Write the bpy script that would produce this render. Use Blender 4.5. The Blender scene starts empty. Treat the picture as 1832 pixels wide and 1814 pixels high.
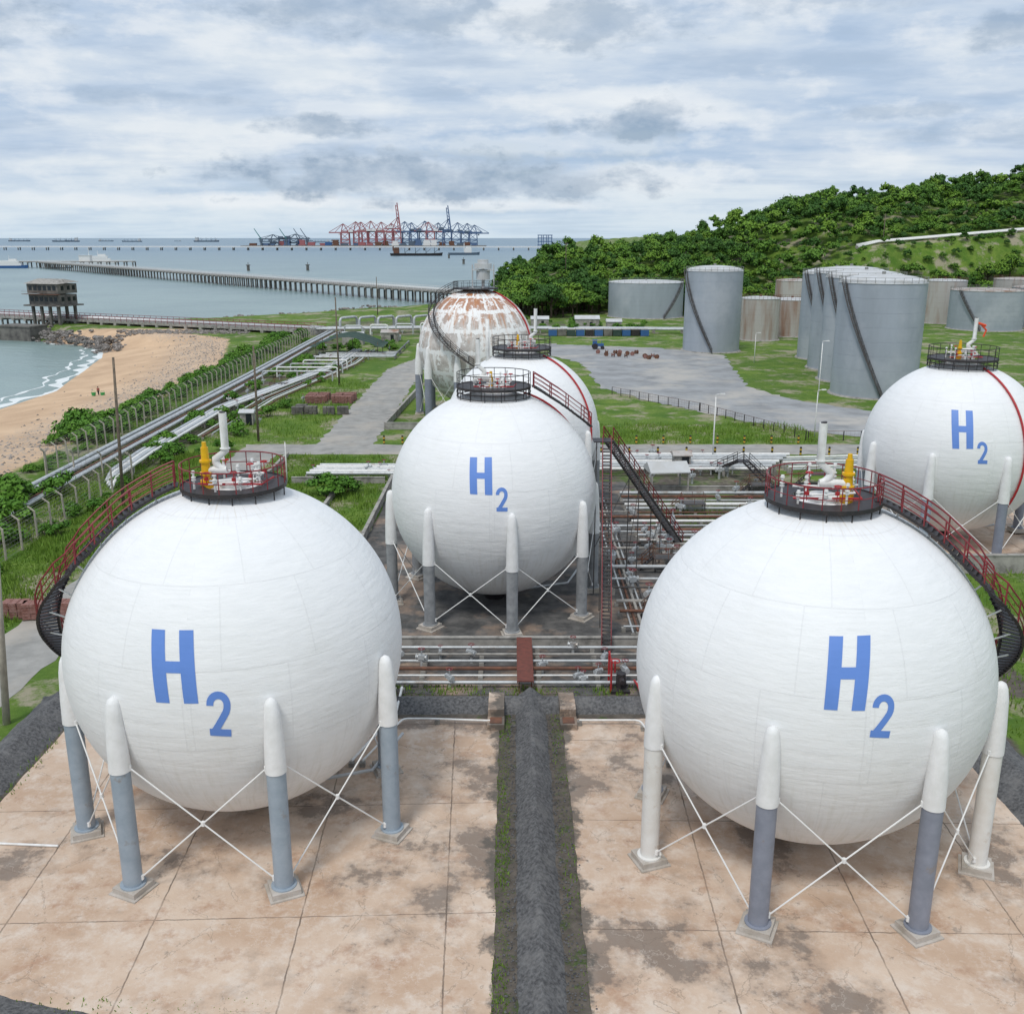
import bpy, math, random
import numpy as np
from mathutils import Vector, Matrix
random.seed(7); rng=np.random.default_rng(7)
sc=bpy.context.scene; COL=sc.collection
sc.view_settings.view_transform='Standard'
try: sc.view_settings.look='None'
except Exception: pass
sc.view_settings.exposure=0
pi=math.pi
# ------------------------------------------------------------------ materials
def mat(name,c1,c2=None,scale=1.0,rough=.7,bump=0,bscale=None,lo=.35,hi=.65,metal=0,detail=5,c3=None,s3=.2,lo3=.5,hi3=.65,stretch=None,spec=.4):
    m=bpy.data.materials.new(name); m.use_nodes=True
    nt=m.node_tree; N=nt.nodes; L=nt.links; b=N['Principled BSDF']
    b.inputs['Roughness'].default_value=rough; b.inputs['Metallic'].default_value=metal
    b.inputs['Specular IOR Level'].default_value=spec
    g=N.new('ShaderNodeNewGeometry'); src=g.outputs['Position']
    if stretch:
        mp=N.new('ShaderNodeMapping'); mp.inputs['Scale'].default_value=stretch
        L.new(src,mp.inputs['Vector']); src2=mp.outputs[0]
    else: src2=src
    if c2 is None: b.inputs['Base Color'].default_value=(*c1,1)
    else:
        n=N.new('ShaderNodeTexNoise'); n.inputs['Scale'].default_value=scale; n.inputs['Detail'].default_value=detail; n.inputs['Roughness'].default_value=.6
        L.new(src2,n.inputs['Vector'])
        r=N.new('ShaderNodeMapRange'); r.inputs[1].default_value=lo; r.inputs[2].default_value=hi
        L.new(n.outputs[0],r.inputs[0])
        x=N.new('ShaderNodeMix'); x.data_type='RGBA'
        x.inputs['A'].default_value=(*c1,1); x.inputs['B'].default_value=(*c2,1)
        L.new(r.outputs[0],x.inputs['Factor']); out=x.outputs['Result']
        if c3 is not None:
            n3=N.new('ShaderNodeTexNoise'); n3.inputs['Scale'].default_value=s3; n3.inputs['Detail'].default_value=6; n3.inputs['Roughness'].default_value=.65
            L.new(src,n3.inputs['Vector'])
            r3=N.new('ShaderNodeMapRange'); r3.inputs[1].default_value=lo3; r3.inputs[2].default_value=hi3
            L.new(n3.outputs[0],r3.inputs[0])
            y=N.new('ShaderNodeMix'); y.data_type='RGBA'; y.inputs['B'].default_value=(*c3,1)
            L.new(out,y.inputs['A']); L.new(r3.outputs[0],y.inputs['Factor']); out=y.outputs['Result']
        L.new(out,b.inputs['Base Color'])
    if bump:
        n=N.new('ShaderNodeTexNoise'); n.inputs['Scale'].default_value=bscale or scale*3; n.inputs['Detail'].default_value=4
        L.new(src,n.inputs['Vector'])
        bp=N.new('ShaderNodeBump'); bp.inputs['Strength'].default_value=1; bp.inputs['Distance'].default_value=bump
        L.new(n.outputs[0],bp.inputs['Height']); L.new(bp.outputs[0],b.inputs['Normal'])
    return m
def mixnode(nt,fac,a,b):
    x=nt.nodes.new('ShaderNodeMix'); x.data_type='RGBA'
    for k,v in (('Factor',fac),('A',a),('B',b)):
        if isinstance(v,(tuple,list)): x.inputs[k].default_value=(*v,1)
        elif isinstance(v,(int,float)): x.inputs[k].default_value=v
        else: nt.links.new(v,x.inputs[k])
    return x.outputs['Result']
def mth(nt,op,a,b=None,c=None,clamp=False):
    x=nt.nodes.new('ShaderNodeMath'); x.operation=op; x.use_clamp=clamp
    for i,v in enumerate((a,b,c)):
        if v is None: continue
        if isinstance(v,(int,float)): x.inputs[i].default_value=v
        else: nt.links.new(v,x.inputs[i])
    return x.outputs[0]
def nz(nt,vec,scale,detail=6,rough=.6):
    n=nt.nodes.new('ShaderNodeTexNoise'); n.inputs['Scale'].default_value=scale; n.inputs['Detail'].default_value=detail; n.inputs['Roughness'].default_value=rough
    nt.links.new(vec,n.inputs['Vector']); return n.outputs[0]
def rng_(nt,v,a,b,c=0,d=1):
    r=nt.nodes.new('ShaderNodeMapRange'); r.inputs[1].default_value=a; r.inputs[2].default_value=b; r.inputs[3].default_value=c; r.inputs[4].default_value=d
    nt.links.new(v,r.inputs[0]); return r.outputs[0]
M={}
def shellmat(name,zc):
    m=bpy.data.materials.new(name); m.use_nodes=True; nt=m.node_tree; bs=nt.nodes['Principled BSDF']; bs.inputs['Roughness'].default_value=.55; bs.inputs['Specular IOR Level'].default_value=.3
    tcn=nt.nodes.new('ShaderNodeTexCoord'); OB=tcn.outputs['Object']
    vm=nt.nodes.new('ShaderNodeVectorMath'); vm.operation='SUBTRACT'; nt.links.new(OB,vm.inputs[0]); vm.inputs[1].default_value=(0,0,zc)
    vn=nt.nodes.new('ShaderNodeVectorMath'); vn.operation='NORMALIZE'; nt.links.new(vm.outputs[0],vn.inputs[0]); s_=nt.nodes.new('ShaderNodeSeparateXYZ'); nt.links.new(vn.outputs[0],s_.inputs[0])
    az=mth(nt,'ARCTAN2',s_.outputs[0],s_.outputs[1]); el=mth(nt,'ARCSINE',s_.outputs[2])
    cv=nt.nodes.new('ShaderNodeCombineXYZ'); nt.links.new(mth(nt,'MULTIPLY',az,1.0),cv.inputs[0]); nt.links.new(mth(nt,'MULTIPLY',el,6.0),cv.inputs[1])
    cv2=nt.nodes.new('ShaderNodeCombineXYZ'); nt.links.new(mth(nt,'MULTIPLY',az,9.0),cv2.inputs[0]); nt.links.new(mth(nt,'MULTIPLY',el,1.1),cv2.inputs[1])
    band=nz(nt,cv.outputs[0],4,5,.65); drip=nz(nt,cv2.outputs[0],3.0,5,.6); blot=nz(nt,OB,.4,6,.62)
    c=mixnode(nt,rng_(nt,band,.35,.65),(.84,.845,.85),(.80,.807,.815))
    c=mixnode(nt,rng_(nt,blot,.52,.74,0,.4),c,(.73,.73,.715))
    g_=mth(nt,'MULTIPLY',rng_(nt,drip,.5,.7),rng_(nt,s_.outputs[2],.0,-.9,0,.6)); c=mixnode(nt,g_,c,(.60,.58,.52))
    r_=mth(nt,'MULTIPLY',rng_(nt,drip,.55,.68),rng_(nt,s_.outputs[2],.88,.975,0,.8)); c=mixnode(nt,r_,c,(.56,.47,.34))
    row=mth(nt,'FLOOR',mth(nt,'DIVIDE',mth(nt,'ADD',el,.2),.45))
    l1=mth(nt,'LESS_THAN',mth(nt,'PINGPONG',mth(nt,'ADD',az,mth(nt,'MULTIPLY',row,.17)),.26),.003); l2=mth(nt,'LESS_THAN',mth(nt,'PINGPONG',mth(nt,'ADD',el,.2),.225),.0025)
    ln=mth(nt,'MAXIMUM',l1,l2); c=mixnode(nt,mth(nt,'MULTIPLY',ln,.09),c,(.45,.45,.45))
    nt.links.new(c,bs.inputs['Base Color'])
    bp=nt.nodes.new('ShaderNodeBump'); bp.inputs['Distance'].default_value=.035; hh=mth(nt,'ADD',band,mth(nt,'MULTIPLY',nz(nt,OB,1.6,4),.8)); nt.links.new(mth(nt,'ADD',hh,mth(nt,'MULTIPLY',ln,.15)),bp.inputs['Height']); nt.links.new(bp.outputs[0],bs.inputs['Normal'])
    return m
M['paint']=shellmat('white_tank_paint',8.7)
M['cap']=mat('white_fireproofing',(.82,.82,.82),(.74,.74,.73),2,.6,.01,8)
M['colblue']=mat('blue_grey_paint',(.34,.40,.46),(.28,.34,.40),1.5,.5,c3=(.26,.22,.18),s3=1.3,lo3=.62,hi3=.75)
M['colgrey']=mat('grey_paint',(.26,.28,.34),(.21,.23,.28),1.5,.5,c3=(.25,.22,.2),s3=1.3,lo3=.62,hi3=.75)
M['colwhite']=mat('worn_white_paint',(.76,.755,.73),(.69,.67,.63),1.5,.5,c3=(.45,.34,.24),s3=1.1,lo3=.62,hi3=.78)
M['colconc']=mat('grey_concrete_column',(.33,.34,.35),(.22,.23,.24),1.5,.8)
M['conc']=mat('concrete',(.40,.38,.35),(.26,.25,.23),1.2,.9,.01,9,c3=(.14,.13,.12),s3=.6,lo3=.52,hi3=.72)
M['foot']=mat('pale_footing_concrete',(.52,.48,.44),(.38,.34,.29),1.4,.9,.01,9)
M['dkconc']=mat('dark_concrete',(.2,.19,.17),(.09,.085,.08),.5,.9,.02,5)
M['white']=mat('white_steel',(.82,.82,.81),(.70,.69,.66),3,.45)
M['rod']=mat('white_rod',(.8,.8,.79),None,1,.5)
M['pipe']=mat('silver_pipe',(.55,.57,.58),(.40,.42,.43),1.2,.38,metal=.2,c3=(.33,.26,.20),s3=.6,lo3=.58,hi3=.78)
M['black']=mat('black_steel',(.022,.022,.025),(.045,.035,.035),3,.5)
M['darksteel']=mat('dark_grey_steel',(.06,.065,.07),(.10,.08,.07),2,.55)
M['red']=mat('maroon_rail_paint',(.26,.035,.045),(.18,.03,.035),3,.45)
M['fire']=mat('red_pipe_paint',(.42,.03,.035),None,3,.45)
M['yellow']=mat('yellow_valve_paint',(.82,.47,.01),(.70,.40,.01),3,.4)
M['blue']=mat('blue_lettering_paint',(.13,.26,.66),(.12,.245,.62),1,.5)
M['teal']=mat('blue_paint',(.04,.12,.3),None,1,.5)
M['tank']=mat('grey_tank_paint',(.36,.40,.45),(.30,.335,.375),.25,.5,.01,.7,stretch=(1,1,.25),c3=(.41,.44,.48),s3=.08)
M['tankroof']=mat('light_tank_roof',(.56,.58,.60),(.47,.47,.46),.5,.6)
M['rusttank']=mat('rusty_tank_paint',(.44,.42,.40),(.28,.17,.12),.35,.7,.01,1,stretch=(1,1,.12),lo=.45,hi=.7)
M['rust']=mat('rust',(.20,.09,.055),(.10,.055,.04),2,.8)
M['wood']=mat('weathered_pole',(.20,.16,.12),(.11,.09,.07),3,.9)
M['post']=mat('fence_post_concrete',(.48,.44,.37),(.33,.30,.25),2,.9)
M['wire']=mat('galvanised_wire',(.26,.26,.24),None,1,.5,metal=.3)
M['brick']=mat('stacked_brick',(.20,.085,.065),(.30,.17,.15),4,.9,.02,12)
M['gravel']=mat('dark_gravel',(.16,.16,.163),(.06,.06,.063),6,.95,.05,14,.35,.65,c3=(.22,.215,.21),s3=.7,lo3=.5,hi3=.8)
M['asph']=mat('worn_tarmac',(.14,.135,.13),(.055,.055,.055),.8,.92,.01,10,c3=(.33,.24,.18),s3=.16,lo3=.50,hi3=.64)
M['road']=mat('pale_road',(.36,.35,.33),(.25,.245,.23),.5,.9,.01,8,c3=(.42,.38,.33),s3=.12,lo3=.5,hi3=.7)
M['yard']=mat('grey_hardstanding',(.34,.35,.36),(.23,.235,.24),.2,.92,.02,6,c3=(.42,.40,.37),s3=.07,lo3=.48,hi3=.62)
M['rock']=mat('revetment_rock',(.34,.31,.29),(.12,.11,.10),.9,.95,.05,3)
M['bark']=mat('tree_bark',(.11,.08,.055),(.06,.045,.035),4,.9)
M['foam']=mat('surf_foam',(.78,.80,.80),(.62,.67,.66),.5,.7)
M['tarp']=mat('dark_green_netting',(.03,.06,.05),(.05,.08,.065),1,.9)
M['skin']=mat('skin',(.32,.18,.12),None,1,.6)
M['cloth']=mat('red_cloth',(.25,.04,.04),None,1,.9)
M['dkcloth']=mat('dark_cloth',(.03,.03,.04),None,1,.9)
M['green']=mat('green_plastic',(.05,.35,.10),None,1,.5)
M['cred']=mat('crane_red',(.36,.13,.14),None,1,.7)
M['cblue']=mat('crane_blue',(.09,.15,.27),None,1,.7)
M['haze']=mat('distant_hull',(.11,.15,.20),None,1,.8)
M['orange']=mat('orange_red_paint',(.75,.09,.03),None,1,.5)
M['glass']=mat('dark_window',(.02,.025,.03),None,1,.2)
M['walk']=mat('walkway_red',(.19,.06,.045),(.12,.045,.035),3,.8)
def foliage(name,a,b,c,big=None):
    m=bpy.data.materials.new(name); m.use_nodes=True; nt=m.node_tree; bs=nt.nodes['Principled BSDF']
    g=nt.nodes.new('ShaderNodeNewGeometry')
    f1=rng_(nt,nz(nt,g.outputs['Position'],.11,3,.7),.42,.58)
    f2=rng_(nt,nz(nt,g.outputs['Position'],1.1,3),.35,.65)
    c1=mixnode(nt,f1,a,b); c2=mixnode(nt,f2,c1,c)
    if big: c2=mixnode(nt,rng_(nt,nz(nt,g.outputs['Position'],.05,4,.8),.54,.6,0,.6),c2,big)
    nt.links.new(c2,bs.inputs['Base Color']); bs.inputs['Roughness'].default_value=.65; bs.inputs['Specular IOR Level'].default_value=.25
    return m
M['leaf']=foliage('tree_foliage',(.05,.13,.017),(.125,.25,.028),(.08,.18,.02),(.155,.27,.03))
M['leafB']=foliage('yellow_green_foliage',(.11,.235,.024),(.17,.29,.033),(.14,.255,.027))
M['leafC']=foliage('deep_green_foliage',(.035,.10,.017),(.06,.145,.02),(.045,.12,.018))
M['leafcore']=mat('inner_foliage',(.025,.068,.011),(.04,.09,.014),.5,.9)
M['bush']=foliage('bush_foliage',(.06,.17,.018),(.13,.27,.03),(.085,.20,.02))
M['grassb']=foliage('grass_blades',(.12,.23,.028),(.19,.29,.05),(.15,.25,.032))
def padmat(name,x0,y0,sx,sy,rot,seed=0):
    m=bpy.data.materials.new(name); m.use_nodes=True; nt=m.node_tree; bs=nt.nodes['Principled BSDF']; L=nt.links
    g=nt.nodes.new('ShaderNodeNewGeometry'); P=g.outputs['Position']
    mp=nt.nodes.new('ShaderNodeMapping'); mp.inputs['Location'].default_value=(3.7+x0+seed,1.3,0); L.new(P,mp.inputs[0]); Q=mp.outputs[0]
    n1=rng_(nt,nz(nt,Q,.22,7,.62),.36,.62); col=mixnode(nt,n1,(.63,.50,.395),(.50,.355,.255))
    n2=rng_(nt,nz(nt,Q,.8,7,.72),.48,.66,0,.8); col=mixnode(nt,n2,col,(.67,.58,.50))
    n4=rng_(nt,nz(nt,Q,.42,7,.72),.54,.68,0,.75); col=mixnode(nt,n4,col,(.38,.22,.14))
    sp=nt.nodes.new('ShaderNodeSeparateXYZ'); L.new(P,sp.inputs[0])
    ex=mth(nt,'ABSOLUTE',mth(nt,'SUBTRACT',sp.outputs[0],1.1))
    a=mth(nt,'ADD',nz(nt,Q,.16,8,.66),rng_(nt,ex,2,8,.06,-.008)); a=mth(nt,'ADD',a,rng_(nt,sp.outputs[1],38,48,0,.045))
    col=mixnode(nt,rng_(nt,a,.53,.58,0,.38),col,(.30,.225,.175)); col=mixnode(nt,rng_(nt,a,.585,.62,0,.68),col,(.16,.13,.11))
    n5=rng_(nt,nz(nt,P,1.1,7,.75),.61,.67,0,.55); col=mixnode(nt,n5,col,(.18,.15,.13))
    rim=mth(nt,'PINGPONG',nz(nt,Q,.3,6,.6),.07); col=mixnode(nt,rng_(nt,rim,.0,.006,.3,0),col,(.70,.63,.56))
    mp2=nt.nodes.new('ShaderNodeMapping'); mp2.inputs['Rotation'].default_value=(0,0,math.radians(rot)); L.new(P,mp2.inputs[0])
    wob=nz(nt,P,2,3)
    s=nt.nodes.new('ShaderNodeSeparateXYZ'); L.new(mp2.outputs[0],s.inputs[0])
    def line(v,off,per,w):
        q=mth(nt,'ADD',v,mth(nt,'MULTIPLY',wob,.12)); q=mth(nt,'ADD',q,off)
        q=mth(nt,'PINGPONG',q,per/2); return rng_(nt,q,w*.6,w*1.3,1,0)
    l=mth(nt,'MAXIMUM',line(s.outputs[0],-x0,sx,.035),line(s.outputs[1],-y0,sy,.028))
    l=mth(nt,'MULTIPLY',l,rng_(nt,nz(nt,P,.6,4),.35,.6,.35,.85)); col=mixnode(nt,l,col,(.12,.09,.07))
    vo=nt.nodes.new('ShaderNodeTexVoronoi'); vo.feature='DISTANCE_TO_EDGE'; vo.inputs['Scale'].default_value=.22
    L.new(Q,vo.inputs['Vector']); ck=mth(nt,'ADD',vo.outputs['Distance'],mth(nt,'MULTIPLY',mth(nt,'SUBTRACT',nz(nt,P,.9,5,.7),.5),.16))
    ck=rng_(nt,mth(nt,'ABSOLUTE',ck),.0015,.005,.4,0); col=mixnode(nt,ck,col,(.18,.14,.11))
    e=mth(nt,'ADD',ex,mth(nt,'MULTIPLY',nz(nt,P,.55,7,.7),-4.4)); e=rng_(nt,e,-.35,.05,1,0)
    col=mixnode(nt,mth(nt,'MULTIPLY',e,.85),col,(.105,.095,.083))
    L.new(col,bs.inputs['Base Color']); bs.inputs['Roughness'].default_value=.85; bs.inputs['Specular IOR Level'].default_value=.3
    bp=nt.nodes.new('ShaderNodeBump'); bp.inputs['Distance'].default_value=.012; L.new(nz(nt,P,9,4),bp.inputs['Height']); L.new(bp.outputs[0],bs.inputs['Normal'])
    return m
M['padL']=padmat('weathered_pad_concrete',-13.9,36.0,6.2,8.5,-2)
M['padR']=padmat('weathered_pad_concrete_b',8.1,35.0,6.3,8.0,1,11)
# ------------------------------------------------------------------ mesh builder
class MB:
    def __init__(s): s.v=[]; s.f=[]
    def add(s,vs,fs):
        o=len(s.v); s.v+= [tuple(p) for p in vs]; s.f+=[tuple(i+o for i in f) for f in fs]; return s
    def box(s,c,d,rz=0,tilt=None):
        x,y,z=d[0]/2,d[1]/2,d[2]/2; R=Matrix.Rotation(rz,3,'Z')
        if tilt: R=R@Matrix.Rotation(tilt,3,'Y')
        C=Vector(c)
        vs=[C+R@Vector((a*x,b*y,e*z)) for a in(-1,1) for b in(-1,1) for e in(-1,1)]
        return s.add(vs,[(0,1,3,2),(4,6,7,5),(0,4,5,1),(2,3,7,6),(0,2,6,4),(1,5,7,3)])
    def tube(s,pts,r,n=8,caps=True):
        pts=[Vector(p) for p in pts]; k=len(pts); rs=r if isinstance(r,(list,tuple)) else [r]*k
        T=[(pts[min(i+1,k-1)]-pts[max(i-1,0)]).normalized() for i in range(k)]
        up=Vector((0,0,1)) if abs(T[0].z)<.9 else Vector((1,0,0))
        a=T[0].cross(up).normalized(); vs=[]
        for i in range(k):
            a=(a-T[i]*a.dot(T[i]))
            if a.length<1e-4: a=T[i].orthogonal()
            a.normalize(); b=T[i].cross(a)
            for j in range(n):
                t=2*pi*j/n+pi/n; vs.append(pts[i]+(a*math.cos(t)+b*math.sin(t))*rs[i])
        fs=[(i*n+j,(i+1)*n+j,(i+1)*n+(j+1)%n,i*n+(j+1)%n) for i in range(k-1) for j in range(n)]
        if caps: fs+=[tuple(range(n)),tuple(range((k-1)*n+n-1,(k-1)*n-1,-1))]
        return s.add(vs,fs)
    def cyl(s,x,y,z0,z1,r0,r1=None,n=16):
        return s.tube([(x,y,z0),(x,y,z1)],[r0,r0 if r1 is None else r1],n)
    def ring(s,c,r,z,tr,n=40,seg=6,a0=0,a1=2*pi):
        m=int(n*(a1-a0)/(2*pi))+1
        return s.tube([(c[0]+r*math.cos(a0+(a1-a0)*i/m),c[1]+r*math.sin(a0+(a1-a0)*i/m),z) for i in range(m+1)],tr,seg,caps=False)
    def lathe(s,c,prof,n=32):
        k=len(prof); vs=[(c[0]+r*math.cos(2*pi*j/n),c[1]+r*math.sin(2*pi*j/n),z) for r,z in prof for j in range(n)]
        return s.add(vs,[(i*n+j,i*n+(j+1)%n,(i+1)*n+(j+1)%n,(i+1)*n+j) for i in range(k-1) for j in range(n)])
    def obj(s,name,m,parent=None,smooth=False,loc=(0,0,0),auto=None):
        me=bpy.data.meshes.new(name); me.from_pydata(s.v,[],s.f)
        me.materials.append(M[m] if isinstance(m,str) else m)
        if smooth:
            me.polygons.foreach_set('use_smooth',[True]*len(me.polygons))
        me.update(); o=bpy.data.objects.new(name,me); COL.objects.link(o); o.location=loc
        if smooth and auto:
            try: me.set_sharp_from_angle(angle=math.radians(auto))
            except Exception: pass
        if parent: o.parent=parent
        return o
def thing(o,label,cat,group=None):
    o['label']=label; o['category']=cat
    if group: o['group']=group
    return o
def root(name,loc,label,cat,group=None,rz=0):
    e=bpy.data.objects.new(name,None); e.empty_display_size=.5; COL.objects.link(e); e.location=loc; e.rotation_euler=(0,0,rz)
    return thing(e,label,cat,group)
def clone(src,loc,rz=0,sc_=1,label=None):
    def cp(o,par):
        c=o.copy(); COL.objects.link(c)
        if par: c.parent=par
        for ch in o.children: cp(ch,c)
        return c
    c=cp(src,None); c.location=loc; c.rotation_euler=(0,0,rz); c.scale=(sc_,)*3 if not isinstance(sc_,tuple) else sc_
    if label: c['label']=label
    return c
UB={}
def unitbox(name,m,parent,c,d,rz=0):
    if (name,m) not in UB:
        o=MB().box((0,0,0),(1,1,1)).obj(name,m); UB[(name,m)]=o.data
    else:
        o=bpy.data.objects.new(name,UB[(name,m)]); COL.objects.link(o)
    o.parent=parent; o.location=c; o.scale=d; o.rotation_euler=(0,0,rz); return o
def struct(o,kind='structure'): o['kind']=kind; return o
def resample(pts,n):
    P=np.array(pts,float); d=np.r_[0,np.cumsum(np.linalg.norm(np.diff(P,axis=0),axis=1))]
    t=np.linspace(0,d[-1],n); return [Vector([np.interp(x,d,P[:,k]) for k in range(3)]) for x in t],d[-1]
def stair(pts,w=.9,rise=.2,treadmat='black',railmat='red',parent=None,rails=(1,-1),name='stair',railh=1.05,bar=.04,sr=.13,dp=.26):
    P,L=resample(pts,max(int(abs(pts[0][2]-pts[-1][2])/rise),6)); n=len(P)
    S=[];T=[]
    for i in range(n):
        t=P[min(i+1,n-1)]-P[max(i-1,0)]; t.z=0; t.normalize(); T.append(t); S.append(Vector((t.y,-t.x,0)))
    b=MB()
    for i in range(n): b.box(P[i],(dp,w,.05),math.atan2(T[i].y,T[i].x))
    for sgn in (1,-1):
        q=[P[i]+S[i]*sgn*w/2 for i in range(0,n,2)]+[P[-1]+S[-1]*sgn*w/2]
        b.tube(q,sr,4)
    st=b.obj(name,treadmat,parent)
    r=MB()
    for sgn in rails:
        q=[P[i]+S[i]*sgn*w/2 for i in range(0,n,2)]+[P[-1]+S[-1]*sgn*w/2]
        for h in (railh,railh*.68,railh*.36): r.tube([a+Vector((0,0,h)) for a in q],bar if h==railh else bar*.7,5)
        for a in q[::2]: r.tube([a,a+Vector((0,0,railh))],bar,5)
    r.obj('railing',railmat,st)
    return st
# ------------------------------------------------------------------ camera
cam=bpy.data.cameras.new('camera'); co=bpy.data.objects.new('camera',cam); COL.objects.link(co)
cam.sensor_width=36; cam.sensor_fit='HORIZONTAL'; cam.lens=34.39; cam.clip_start=.5; cam.clip_end=60000
co.location=(0,0,28); co.rotation_euler=(math.radians(90)-math.atan(482/1750),0,0); sc.camera=co
# ------------------------------------------------------------------ world
SUN_EL=math.radians(60); SUN_AZ=math.radians(205)
w=bpy.data.worlds.new('World'); sc.world=w; w.use_nodes=True; nt=w.node_tree; N=nt.nodes; L=nt.links; N.clear()
out=N.new('ShaderNodeOutputWorld')
sky=N.new('ShaderNodeTexSky'); sky.sky_type='NISHITA'; sky.sun_disc=False; sky.sun_elevation=SUN_EL; sky.sun_rotation=SUN_AZ
bg1=N.new('ShaderNodeBackground'); bg1.inputs[1].default_value=.12; L.new(sky.outputs[0],bg1.inputs[0])
tc=N.new('ShaderNodeTexCoord'); sp=N.new('ShaderNodeSeparateXYZ'); L.new(tc.outputs['Generated'],sp.inputs[0])
X,Y,Z=sp.outputs
zc=mth(nt,'ADD',mth(nt,'MAXIMUM',Z,0.0),.07)
cb=N.new('ShaderNodeCombineXYZ'); L.new(mth(nt,'DIVIDE',X,zc),cb.inputs[0]); L.new(mth(nt,'DIVIDE',Y,zc),cb.inputs[1])
mpu=N.new('ShaderNodeMapping'); mpu.inputs['Location'].default_value=(2.3,7.1,0); mpu.inputs['Rotation'].default_value=(0,0,.5); mpu.inputs['Scale'].default_value=(.7,1.1,1); L.new(cb.outputs[0],mpu.inputs[0]); uv=mpu.outputs[0]
az=mth(nt,'ARCTAN2',X,Y); el=mth(nt,'ARCSINE',Z)
cb2=N.new('ShaderNodeCombineXYZ'); L.new(az,cb2.inputs[0]); L.new(mth(nt,'MULTIPLY',el,1.9),cb2.inputs[1]); ang=cb2.outputs[0]
nA=nz(nt,uv,.42,6,.5); nB=nz(nt,uv,1.5,7,.58)
mpw=N.new('ShaderNodeMapping'); mpw.inputs['Location'].default_value=(5,3,0); mpw.inputs['Rotation'].default_value=(0,0,.15); mpw.inputs['Scale'].default_value=(.65,1.25,1); L.new(ang,mpw.inputs[0])
nC=nz(nt,mpw.outputs[0],9,7,.55)
nD=nz(nt,ang,20,7,.6)
s1=mth(nt,'ADD',mth(nt,'MULTIPLY',nA,.38),mth(nt,'ADD',mth(nt,'MULTIPLY',nB,.20),mth(nt,'MULTIPLY',nC,.42)))
f=rng_(nt,s1,.42,.575)
cl=mixnode(nt,f,(.42,.55,.74),(.76,.82,.875))
cl=mixnode(nt,rng_(nt,mth(nt,'ADD',mth(nt,'MULTIPLY',nD,.5),mth(nt,'MULTIPLY',nC,.5)),.51,.61,0,.55),cl,(.85,.885,.92))
cl=mixnode(nt,rng_(nt,mth(nt,'ADD',mth(nt,'MULTIPLY',nB,.5),mth(nt,'MULTIPLY',nC,.5)),.47,.38,0,.5),cl,(.46,.55,.67))
hz=rng_(nt,el,.0,.07,.65,0.0); cl=mixnode(nt,hz,cl,(.62,.75,.85))
tot=None; lit=None
def cloud(a0,e0,wa,we,k,lo,hi,am=3.2):
    da=mth(nt,'DIVIDE',mth(nt,'SUBTRACT',az,a0),wa); de=mth(nt,'DIVIDE',mth(nt,'SUBTRACT',el,e0),we)
    q=mth(nt,'SQRT',mth(nt,'ADD',mth(nt,'MULTIPLY',da,da),mth(nt,'MULTIPLY',de,de)))
    q=mth(nt,'ADD',q,mth(nt,'MULTIPLY',mth(nt,'SUBTRACT',nD,.5),am))
    return rng_(nt,q,lo,hi,k,0)
for (a0,e0,wa,we,k) in [(-.10,.056,.16,.022,.9),(.02,.050,.12,.014,.75),(.115,.102,.062,.011,.9),(.14,.114,.042,.014,.85),(-.185,.100,.055,.009,.8),(.06,.190,.10,.020,.6),(-.13,.200,.12,.024,.6),(-.46,.178,.06,.024,.75),(.46,.165,.05,.016,.6),(.36,.108,.06,.006,.4),(.28,.21,.14,.016,.4),(-.33,.12,.09,.006,.35),(.43,.09,.06,.010,.35)]:
    q2=cloud(a0,e0,wa,we,k,.6,1.25); tot=q2 if tot is None else mth(nt,'MAXIMUM',tot,q2)
for (a0,e0,wa,we,k) in [(-.22,.034,.10,.008,.8),(-.05,.030,.12,.006,.7),(.12,.126,.06,.010,.7),(-.36,.033,.10,.007,.6),(.13,.055,.08,.014,.7),(-.17,.116,.05,.008,.5),(.02,.085,.14,.01,.5)]:
    q2=cloud(a0,e0,wa,we,k,.6,1.3); lit=q2 if lit is None else mth(nt,'MAXIMUM',lit,q2)
cl=mixnode(nt,lit,cl,(.85,.89,.925))
dk=mixnode(nt,rng_(nt,nD,.38,.60),(.28,.38,.51),(.52,.60,.70))
cl=mixnode(nt,mth(nt,'MULTIPLY',tot,.9),cl,dk)
bg2=N.new('ShaderNodeBackground'); bg2.inputs[1].default_value=1.0; L.new(cl,bg2.inputs[0])
mx=N.new('ShaderNodeMixShader'); L.new(rng_(nt,s1,.40,.47,.88,.98),mx.inputs[0]); L.new(bg1.outputs[0],mx.inputs[1]); L.new(bg2.outputs[0],mx.inputs[2]); L.new(mx.outputs[0],out.inputs[0])
sl=bpy.data.lights.new('sun','SUN'); sl.energy=1.85; sl.angle=math.radians(12); sl.color=(1,.955,.89)
so=bpy.data.objects.new('sun',sl); COL.objects.link(so)
sd=Vector((math.sin(SUN_AZ)*math.cos(SUN_EL),math.cos(SUN_AZ)*math.cos(SUN_EL),math.sin(SUN_EL)))
so.rotation_euler=sd.to_track_quat('Z','Y').to_euler(); so.location=(0,0,200)
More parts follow.
